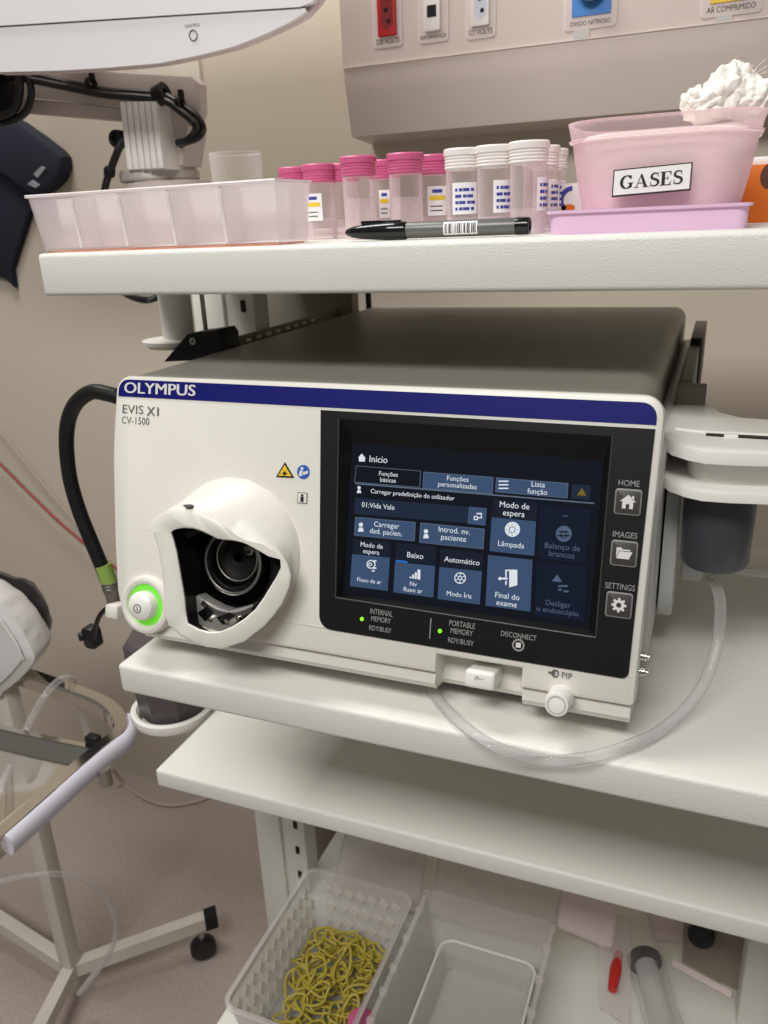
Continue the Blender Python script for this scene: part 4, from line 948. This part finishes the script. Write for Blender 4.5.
# navy cuff
FU = Frame((0, .70, 0), (1, 0, 0), (0, 0, 1))
cuff = thing('pressure_cuff', 'navy rolled fabric blood pressure cuff hanging on wall behind the tray', 'cuff', (-.66, .69, .3))
q = [FU.px(*p) for p in ((-40, 100), (0, 112), (20, 122), (40, 136), (58, 150), (64, 157), (65, 168), (60, 180), (50, 190), (38, 196), (26, 190), (10, 178), (-40, 150))]
bm = new(); prism(bm, q, FU, -.018, .01, .009); rl = link('roll', bm, M_navy, cuff)
q = [FU.px(*p) for p in ((-40, 140), (28, 188), (38, 196), (26, 214), (16, 245), (8, 270), (11, 288), (2, 279), (-40, 270))]
bm = new(); prism(bm, q, FU, -.018, -.006, .003); link('tail', bm, mat('navy_dark', (16, 20, 38), .85), cuff)
for pp in (((34, 174), (42, 166), (46, 168), (38, 178)), ((28, 184), (33, 180), (40, 185), (36, 188))):
    bm = new(); prism(bm, [FU.px(*p, .011) for p in pp], FU, .008, .0125); link('fastener', bm, M_velcro, rl)
bm = new(); cyl(bm, U(-8, 108, 'y', .70), U(-8, 108, 'y', WY), .004, seg=12); link('hook', bm, M_steel, cuff)
# cords along the wall
pts = [U(-40, 425, 'y', .70), U(0, 464, 'y', .70), U(30, 494, 'y', .70), U(60, 523, 'y', .70), U(90, 548, 'y', .70), U(105, 560, 'y', .70), U(140, 585, 'y', .70)]
bm = new(); tube(bm, pts, .0030, 10, 6); tag(link('red_cable', bm, M_redcord, loc=pts[1]), 'red cord sloping down the wall at left behind the hose', 'cord')
pts = [U(-30, 405, 'y', .712), U(0, 432, 'y', .712), U(35, 475, 'y', .712), U(65, 510, 'y', .712), U(92, 543, 'y', .712), U(140, 595, 'y', .712)]
bm = new(); tube(bm, pts, .0022, 8, 6); tag(link('grey_cable', bm, M_greycord, loc=pts[1]), 'thin beige-grey cord on the wall just above the red cord', 'cord')
pts = [U(92, 740, 'y', .60), U(112, 768, 'y', .66), U(125, 785, 'z', FZ+.004), U(142, 797, 'z', FZ+.004), U(165, 805, 'z', FZ+.004), U(190, 803, 'z', FZ+.004), U(212, 796, 'z', FZ+.004), U(240, 785, 'z', FZ+.004)]
bm = new(); tube(bm, pts[1:], .0042, 10, 6); tag(link('floor_cable', bm, M_greycord, loc=pts[4]), 'pale cord curving across the floor under the second shelf', 'cord')
bm = new(); cyl(bm, U(368, 290, 'y', .44), U(370, 330, 'y', .44), .0035, seg=12); 
tag(link('upright_cable', bm, M_rubber, loc=U(369, 310, 'y', .44)), 'short black upright cable behind the processor under the top shelf', 'cable')

# ------------------------------------------------------------------ instrument stand on the left
ms = thing('instrument_stand', 'chrome framed instrument tray stand on white castor legs at left', 'stand', (-.474, .226, FZ))
TZ = -.285
FT = Frame((0, 0, TZ), (1, 0, 0), (0, 1, 0))
out_px = [(-60, 632), (0, 657), (40, 670), (75, 682), (102, 692), (118, 702), (127, 714), (129, 724), (124, 733), (107.5, 746), (80, 769), (50, 796), (4.6, 836), (-40, 874)]
O_ = smooth_pts([(*FT.px(*p), 0) for p in out_px], 4)
def offset_line(P, d):
    out = []
    for i in range(len(P)):
        t = (P[min(i+1, len(P)-1)]-P[max(i-1, 0)]).normalized(); out.append(P[i]+Vector((t.y, -t.x, 0))*d)
    return out
I_ = offset_line(O_, .020)
def rail_(P, Q, z0, z1):
    bm = new(); rings = []
    for a_, b_ in zip(P, Q):
        m_ = (a_+b_)/2
        rings.append([Vector((a_.x, a_.y, TZ+z0)), Vector((a_.x, a_.y, TZ+z1-.003)), Vector((a_.x*.85+b_.x*.15, a_.y*.85+b_.y*.15, TZ+z1)), Vector((b_.x*.85+a_.x*.15, b_.y*.85+a_.y*.15, TZ+z1)), Vector((b_.x, b_.y, TZ+z1-.003)), Vector((b_.x, b_.y, TZ+z0))])
    loft(bm, rings); return bm
link('frame_rail', rail_(O_, I_, -.020, 0), M_chrome, ms, smooth=40)
# lavender bumper on the outer side
k0, k1 = 24, 49
Bm = offset_line(O_, -.006)
bm = new(); rings = []
for i in range(k0, k1):
    a_, b_ = Bm[i], O_[i]
    d_ = a_-b_
    rings.append([Vector((b_.x+d_.x*k_, b_.y+d_.y*k_, TZ+z_)) for k_, z_ in ((0, .001), (.6, .0005), (1.2, -.005), (1.5, -.012), (1.2, -.019), (.6, -.0235), (0, -.024))])
loft(bm, rings); link('bumper_strip', bm, M_lav, ms, smooth=50)
# sunken tray
pan_px = [(-40, 712), (0, 722), (40, 731), (75, 738), (92, 742), (97, 748), (88, 760), (60, 780), (30, 802), (0, 826), (-40, 858)]
Pn = smooth_pts([(*FT.px(*p), 0) for p in pan_px], 3)
Pi = offset_line(Pn, .008); Pj = offset_line(Pn, .022)
bm = new(); n = len(Pn)
lev = [(Pn, -.004), (Pi, -.003), (Pi, -.006), (Pj, -.020)]
V = [[bm.verts.new(Vector((p.x, p.y, TZ+z))) for p in P] for P, z in lev]
for a_, b_ in zip(V, V[1:]):
    for i in range(n-1): bm.faces.new((a_[i], a_[i+1], b_[i+1], b_[i]))
bm.faces.new(V[-1][::-1])
link('tray_pan', bm, M_chrome, ms, smooth=40)
p = FT.px(93, 738); bm = new(); box(bm, p[0]-.009, p[0]+.009, p[1]-.006, p[1]+.006, TZ-.012, TZ+.004, .003); link('corner_clip', bm, M_black, ms)
p = FT.px(104, 774); bm = new(); cyl(bm, Vector((p[0]-.02, p[1]+.02, TZ-.034)), Vector((p[0]-.02, p[1]+.02, TZ-.012)), .0075, seg=18); link('locking_pin', bm, M_steel, ms)
bm = new(); box(bm, -.474-.0125, -.474+.0125, .226-.0125, .226+.0125, FZ+.05, TZ-.012, .003); link('upright', bm, M_mayo, ms)
for tip, kk in ((U(217, 916, 'z', FZ+.08), 1), (U(-55, 885, 'z', FZ+.08), 0), (U(18, 1075, 'z', FZ+.08), 0)):
    c_ = Vector((-.474, .226, FZ+.06)); d = (tip-c_); d.z = 0.02; L_ = d.length; dn = d.normalized(); sd = Vector((-dn.y, dn.x, 0)).normalized()
    bm = new(); rings = []
    for t in (0, L_-.02): rings.append([c_+dn*t+sd*s_*.010+Vector((0, 0, z)) for s_, z in ((-1, -.012), (1, -.012), (1, .012), (-1, .012))])
    loft(bm, rings); link('leg', bm, M_mayo, ms, smooth=0)
    bm = new(); rings = []
    for t in (L_-.021, L_): rings.append([c_+dn*t+sd*s_*.0115+Vector((0, 0, z)) for s_, z in ((-1, -.0135), (1, -.0135), (1, .0135), (-1, .0135))])
    loft(bm, rings); link('end_cap', bm, M_black, ms, smooth=0)
    w0 = c_+dn*(L_-.03); w0.z = FZ+.022
    bm = new(); cyl(bm, w0-sd*.010, w0+sd*.010, .022, seg=22, bev=.004); k = link('castor', bm, M_rubber, ms)
    bm = new(); cyl(bm, Vector((w0.x, w0.y, FZ+.03)), Vector((w0.x, w0.y, FZ+.062)), .006, seg=12); link('stem', bm, M_steel, k)
# tubes at the stand
pts = [U(-8, 806, 'z', TZ-.01), U(2, 785, 'z', TZ), U(16, 754, 'y', .13), U(30, 722, 'y', .17), U(44, 697, 'y', .195), U(56, 683, 'y', .213), U(66, 678, 'y', .226), U(74, 683, 'y', .240), U(78, 698, 'y', .255), U(84, 722, 'y', .26), U(88, 735, 'y', .26)]
bm = new(); tube(bm, pts, .0046, 12, 7); tag(link('looped_tube', bm, M_tube, loc=pts[5]), 'clear tube arching over the rear rail of the chrome tray', 'tube')
pts = [U(-20, 884, 'y', .10), U(0, 881, 'y', .11), U(30, 875, 'y', .13), U(60, 874, 'y', .15), U(85, 880, 'y', .17), U(104, 896, 'y', .185), U(115, 918, 'y', .19), U(115, 940, 'y', .19), U(104, 962, 'y', .19), U(92, 978, 'y', .19), U(80, 993, 'y', .19)]
bm = new(); tube(bm, pts, .0038, 12, 7); tt = thing('hanging_tube', 'clear tube looping low in front of the stand upright', 'tube', pts[-1])
bm2 = bm; link('tubing', bm2, M_tube, tt)
bm = new(); cyl(bm, pts[-1], pts[-3].lerp(pts[-2], .6), .0052, seg=14); link('tip', bm, M_clear, tt)

# cloth and dark bag on the tray
CY = .20
FCc = Frame((0, CY, 0), (1, 0, 0), (0, 0, 1))
clo = [(-90, 560), (-30, 578), (0, 596), (12, 608), (22, 620), (31, 634), (38, 648), (42, 660), (34, 671), (22, 684), (10, 693), (-4, 699), (-90, 690)]
q = [FCc.px(u_-11, v_+2) for u_, v_ in clo]
def puffy(q, fr, c0, c1, amp, fsc, seed, rows=9):
    bm = new(); n0 = len(q)
    P = [p.to_2d() for p in smooth_pts([(a, b, 0) for a, b in q], 5, True)]
    cx = sum(p.x for p in P)/len(P); cy = sum(p.y for p in P)/len(P); rings = []
    for k in range(rows+1):
        t = k/rows; s = (.62+.38*math.sin(math.pi/2*t)**.5) if t < .9 else 1-.25*(t-.9)/.1
        rings.append([])
        for p in P:
            w3 = fr(cx+(p.x-cx)*s, cy+(p.y-cy)*s, c0+(c1-c0)*t); nn = noise.fractal(w3*fsc+Vector((seed, 0, 0)), 1, 2, 3)
            rings[-1].append(w3+(fr.ex*(p.x-cx)+fr.ey*(p.y-cy)).normalized()*nn*amp)
    inner_ = []
    for f_ in (.8, .55, .3):
        rings.append([fr(cx+(p.x-cx)*f_, cy+(p.y-cy)*f_, c1+.004*(1-f_)+noise.noise(fr(p.x*f_, p.y*f_, c1)*fsc*.7)*amp) for p in P])
    loft(bm, rings); return bm
bm = puffy(q, FCc, -.06, .0, .0018, 60, 2.0); ck = link('cloth_body', bm, M_cloth, None, loc=U(0, 650, 'y', CY))
ck.name = 'folded_gown'; tag(ck, 'white folded cotton gown with stitched hem resting on the chrome tray', 'gown')
hm = [U(*p, 'y', CY-.002) for p in ((-14, 606), (-1, 618), (8, 631), (17, 645), (23, 659))]
bm = new(); tube(bm, hm, .0016, 8, 6); h_ = link('hem', bm, M_cloth, ck); 
FD = Frame((0, CY+.075, 0), (1, 0, 0), (0, 0, 1))
q = [FD.px(*p) for p in ((-90, 560), (-10, 573), (12, 580), (24, 583), (31, 592), (38, 606), (44, 620), (47, 628), (43, 637), (37, 643), (30, 664), (0, 692), (-90, 690))]
bm = puffy(q, FD, -.03, .0, .0035, 45, 7.0); dk = link('dark_bag', bm, M_darkbag, None, loc=U(20, 620, 'y', CY+.075)); tag(dk, 'shiny dark plastic bag sticking out behind the white gown', 'bag')

# ------------------------------------------------------------------ bottom shelf things
BZ = S3
def open_box(bm, x0, x1, y0, y1, z0, z1, flare, r, wall=.0016, lipw=.004):
    def rg(g, z, rr): return [Vector((x, y, z)) for x, y in rrect(x0-g, x1+g, y0-g, y1+g, rr, 5)]
    loft(bm, [rg(-flare, z0, r*.8), rg(0, z1-.003, r), rg(lipw, z1-.002, r+lipw), rg(lipw, z1, r+lipw), rg(-wall, z1, r-wall), rg(-flare-wall, z0+wall, r*.8-wall)], True, True)
RZ = -.480
bk = thing('plastic_basket', 'clear plastic basket with diamond sides holding yellow bands on bottom shelf', 'basket', (.06, .12, BZ))
bx0, bx1, by0, by1 = -.010, .127, .024, .222
bm = new(); open_box(bm, bx0, bx1, by0, by1, BZ, RZ, .012, .014); link('basket_body', bm, M_basket, bk)
M_dia = clear('diamond_facet', (240, 236, 230), .45, .8, .2)
bm = new(); t = [Vector((0, -.0065, 0)), Vector((0, 0, -.010)), Vector((0, .0065, 0)), Vector((0, 0, .010))]
loft(bm, [t, [v*.8+Vector((.0012, 0, 0)) for v in t]]); me = bpy.data.meshes.new('diamond'); bmesh.ops.recalc_face_normals(bm, faces=bm.faces[:]); bm.to_mesh(me); bm.free(); me.materials.append(M_dia)
rl_ = rootloc(bk); fl = math.atan2(.012, .083)
for side in range(2):
    for r_ in range(3):
        nn = 11 if side == 0 else 7
        for k in range(nn):
            z = BZ+.02+r_*.022
            if side == 0:
                p = Vector((bx0-.012*(RZ-z)/.083*-1+.0022, by0+.02+k*.0155+(r_ % 2)*.0077, z)); rot = (0, -fl, 0)
            else:
                p = Vector((bx0+.025+k*.0155+(r_ % 2)*.0077, by1-.012*(RZ-z)/.083-.0022, z)); rot = (0, -fl, -math.pi/2)
            o = bpy.data.objects.new('diamond_facet', me); COL.objects.link(o); o.parent = bk; o.location = p-rl_; o.rotation_euler = rot
            if side == 1: o.rotation_euler = Euler((fl, 0, -math.pi/2))
# yellow bands
bandm = []
for v_ in range(7):
    bm = new(); ph = random.uniform(0, 6); rr_ = random.uniform(.014, .021); sq = random.uniform(.35, .8)
    pts = []
    for k in range(11):
        a = 2*math.pi*k/11; q_ = rr_*(1+.22*math.sin(2*a+ph)+.15*math.sin(3*a+ph*2))
        pts.append(Vector((q_*math.cos(a), sq*q_*math.sin(a), .0025*math.sin(2*a+ph))))
    tube(bm, pts, .0016, 7, 4, closed=True)
    bmesh.ops.recalc_face_normals(bm, faces=bm.faces[:])
    me = bpy.data.meshes.new('elastic_band'); bm.to_mesh(me); bm.free(); me.polygons.foreach_set('use_smooth', [True]*len(me.polygons)); me.materials.append(M_yellow); bandm.append(me)
for k in range(80):
    while True:
        x_, y_ = random.uniform(290, 392), random.uniform(918, 1040)
        if abs(x_-(345-.25*(y_-950))) < (20 if y_ < 935 else 38 if y_ < 960 else 48): break
    lay = k/80*.030
    p = U(x_, y_, 'z', BZ+.006+lay)
    p.x = min(max(p.x, bx0+.026), bx1-.03); p.y = min(max(p.y, by0+.03), by1-.035)
    o = bpy.data.objects.new('elastic_band', bandm[k % 7]); COL.objects.link(o); o.location = p
    o.rotation_euler = (random.uniform(-.35, .35), random.uniform(-.35, .35), random.uniform(0, 6.28))
    s_ = random.uniform(.72, 1.08); o.scale = (s_, s_, .9)
    tag(o, 'yellow latex band tangled in the heap inside the diamond-sided clear basket', 'band', 'yellow latex bands in the basket')
p = U(361, 1020, 'z', BZ+.052)
bm = new(); lathe(bm, [(.0135, 0), (.014, .001), (.014, .008), (.0125, .0095), (0, .0095)], p-Vector((0, 0, .007)), (0, -.15, 1), 28, True, False)
tag(link('screw_cap', bm, M_capink, loc=p), 'bright pink round screw cap lying on the yellow bands', 'cap')
# second container
b2 = thing('storage_container', 'wide clear container with notched rims beside the basket of yellow bands', 'container', (.215, .12, BZ))
cx0, cx1 = .143, .291
bm = new(); open_box(bm, cx0, cx1, .024, .238, BZ, RZ, .010, .010); link('container_body', bm, M_basket, b2)
for x_ in (cx0-.001, cx1+.001):
    for y_ in (.235, .206, .165, .125, .095, .06):
        bm = new(); box(bm, x_-.0045, x_+.0045, y_-.003, y_+.003, RZ-.006, RZ+.0035, .0015); link('rim_notch', bm, M_basket, b2)
ib = thing('inner_box', 'small clear rounded box with white rim inside the wide container', 'box', (.22, .11, BZ+.002))
FI = Frame((0, 0, BZ+.040), (1, 0, 0), (0, 1, 0))
c1_ = FI.px(446, 941); c2_ = FI.px(540, 967); 
ix0, ix1, iy1 = c1_[0]-.003, c2_[0]+.001, (c1_[1]+c2_[1])/2
ix0 = max(ix0, cx0+.012); ix1 = min(ix1, cx1-.012)
bm = new(); open_box(bm, ix0, ix1, .045, iy1, BZ+.002, BZ+.040, .005, .014, .002, .002); link('box_body', bm, M_basket, ib)
def rgp(g): return [(x, y) for x, y in rrect(ix0-g, ix1+g, .045-g, iy1+g, .015, 6)]
bm = new(); tube(bm, [Vector((x, y, BZ+.041)) for x, y in rgp(.001)], .0017, 8, 1, closed=True); link('box_rim', bm, mat('rim_white', (222, 220, 214), .4), ib)
# clear bags behind
def film(corners, N, M_, amp, fsc, seed):
    bm = new(); G = []
    a_, b_, c_, d_ = [Vector(x) for x in corners]
    for i in range(N+1):
        row = []
        for j in range(M_+1):
            s, t = i/N, j/M_; p = (a_*(1-s)+b_*s)*(1-t)+(d_*(1-s)+c_*s)*t
            nn = noise.fractal(p*fsc+Vector((seed, seed, 0)), 1, 2, 4); row.append(bm.verts.new(p+Vector((.3, 1, .5))*nn*amp))
        G.append(row)
    for i in range(N):
        for j in range(M_): bm.faces.new((G[i][j], G[i+1][j], G[i+1][j+1], G[i][j+1]))
    return bm
def bag(name, corners, m, label, cat, amp=.006, fsc=30, seed=1, thick=.004):
    bm = film(corners, 22, 16, amp, fsc, seed); o = link(name, bm, m, loc=Vector(corners[0])); s_ = o.modifiers.new('thickness', 'SOLIDIFY'); s_.thickness = thick; return tag(o, label, cat)
bag('clear_bag', [(-.005, .262, BZ+.004), (.115, .270, BZ+.004), (.125, .330, BZ+.15), (.02, .330, BZ+.16)], M_bag, 'crumpled clear plastic bag leaning behind the diamond-sided basket', 'bag', .006, 30, 3)
bag('clear_bag', [(.135, .275, BZ+.004), (.285, .275, BZ+.004), (.30, .340, BZ+.15), (.13, .335, BZ+.15)], M_bag, 'crumpled clear plastic bag leaning behind the wide notched container', 'bag', .006, 26, 9)
# paper packs, syringe, sterile pouch
def upl(p, z=BZ+.02, y=None): return U(*p, 'z', z)
PP = mat('pouch_paper', (232, 216, 212), .75, bump=.2, bscale=200)
p1_, p2_, p3_, p4_ = U(557, 926, 'z', BZ+.05), U(612, 952, 'z', BZ+.03), U(620, 890, 'z', BZ+.10), U(560, 880, 'z', BZ+.10)
bm = film([p1_, p2_, p3_+Vector((0, .02, 0)), p4_+Vector((0, .02, 0))], 14, 10, .004, 40, 4)
o = link('paper_pouch', bm, PP, loc=p1_); s_ = o.modifiers.new('t', 'SOLIDIFY'); s_.thickness = .001; tag(o, 'pinkish white paper pouch with curled edge right of wide container', 'pouch')
p1_, p2_, p3_, p4_ = [v_+Vector((.012, .035, 0)) for v_ in (U(640, 962, 'z', BZ+.012), U(684, 966, 'z', BZ+.012), U(684, 900, 'z', BZ+.07), U(622, 890, 'z', BZ+.07))]
bm = film([p1_, p2_, p3_, p4_], 14, 10, .003, 40, 14)
o = link('paper_pouch', bm, PP, loc=p1_); s_ = o.modifiers.new('t', 'SOLIDIFY'); s_.thickness = .001; tag(o, 'white paper pouch standing behind the large syringe', 'pouch')
sy = thing('syringe', 'large clear syringe with black plunger seal lying on bottom shelf', 'syringe', U(650, 985, 'z', BZ))
A0, A1, A2 = U(668, 1040, 'z', BZ+.022), U(645, 962, 'z', BZ+.022), U(630, 905, 'z', BZ+.026)
dS = (A1-A0).normalized()
bm = new(); lathe(bm, [(.0205, 0), (.0205, (A2-A0).length)], A0, A2-A0, 28, False, False); link('barrel', bm, clear('syringe_barrel', (226, 222, 222), .03, .34, .08), sy)
bm = new(); lathe(bm, [(.0188, -.003), (.0194, -.001), (.0184, 0), (.0194, .002), (.0194, .005), (.016, .009), (.002, .012)], A1, A2-A0, 28); link('plunger_seal', bm, M_rubber, sy)
bm = new(); cyl(bm, A0, A1-dS*.004, .0125, seg=24); link('plunger', bm, clear('plunger_plastic', (214, 212, 210), .4, .8, .3), sy)
r0, r1 = U(619, 953, 'z', BZ+.026), U(612, 990, 'z', BZ+.024)
bm = new(); tube(bm, [r0, r0.lerp(r1, .3), r0.lerp(r1, .7), r1], lambda t: .0068*(1-.3*abs(2*t-1)), 12, 4); tag(link('red_clip', bm, M_red, loc=r1), 'red plastic clip inside clear pouch left of the syringe', 'clip')
p1_, p2_, p3_, p4_ = U(600, 1010, 'z', BZ+.004), U(630, 1030, 'z', BZ+.004), U(630, 915, 'z', BZ+.05), U(597, 915, 'z', BZ+.05)
bm = film([p1_, p2_, p3_, p4_], 12, 24, .004, 50, 21); o = link('clear_pouch', bm, M_bag, loc=p1_); s_ = o.modifiers.new('t', 'SOLIDIFY'); s_.thickness = .0008; tag(o, 'narrow clear film pouch around the red clip', 'pouch')
pk = thing('device_pack', 'tan sealed pack with round black part by right post on bottom shelf', 'pack', U(705, 965, 'z', BZ))
q1, q2, q3, q4_ = U(682, 962, 'z', BZ+.01), U(738, 992, 'z', BZ+.01), U(748, 930, 'z', BZ+.07), U(684, 905, 'z', BZ+.07)
bm = film([q1, q2, q3, q4_], 10, 10, .002, 40, 31); link('backing', bm, mat('pack_tan', (150, 138, 126), .6), pk)
e_ = (q3+q4_)/2; m_ = U(702, 934, 'z', BZ+.052); nrm = (q2-q1).cross(q4_-q1).normalized()
if nrm.z < 0: nrm = -nrm
bm = new(); lathe(bm, [(.014, -.002), (.015, .004), (.013, .010), (.006, .012), (0, .010)], m_, nrm, 28, True, False); link('black_part', bm, M_rubber, pk)
s0_, s1_ = U(672, 966, 'z', BZ+.014), U(731, 998, 'z', BZ+.008)
bm = new(); loft(bm, [[a_+Vector((0, 0, 0)), a_+Vector((0, .004, .006)), a_+Vector((0, .0045, .0055)), a_+Vector((0.0005, .0005, -.0005))] for a_ in (s0_, s1_)]); link('folded_edge', bm, PP, pk)
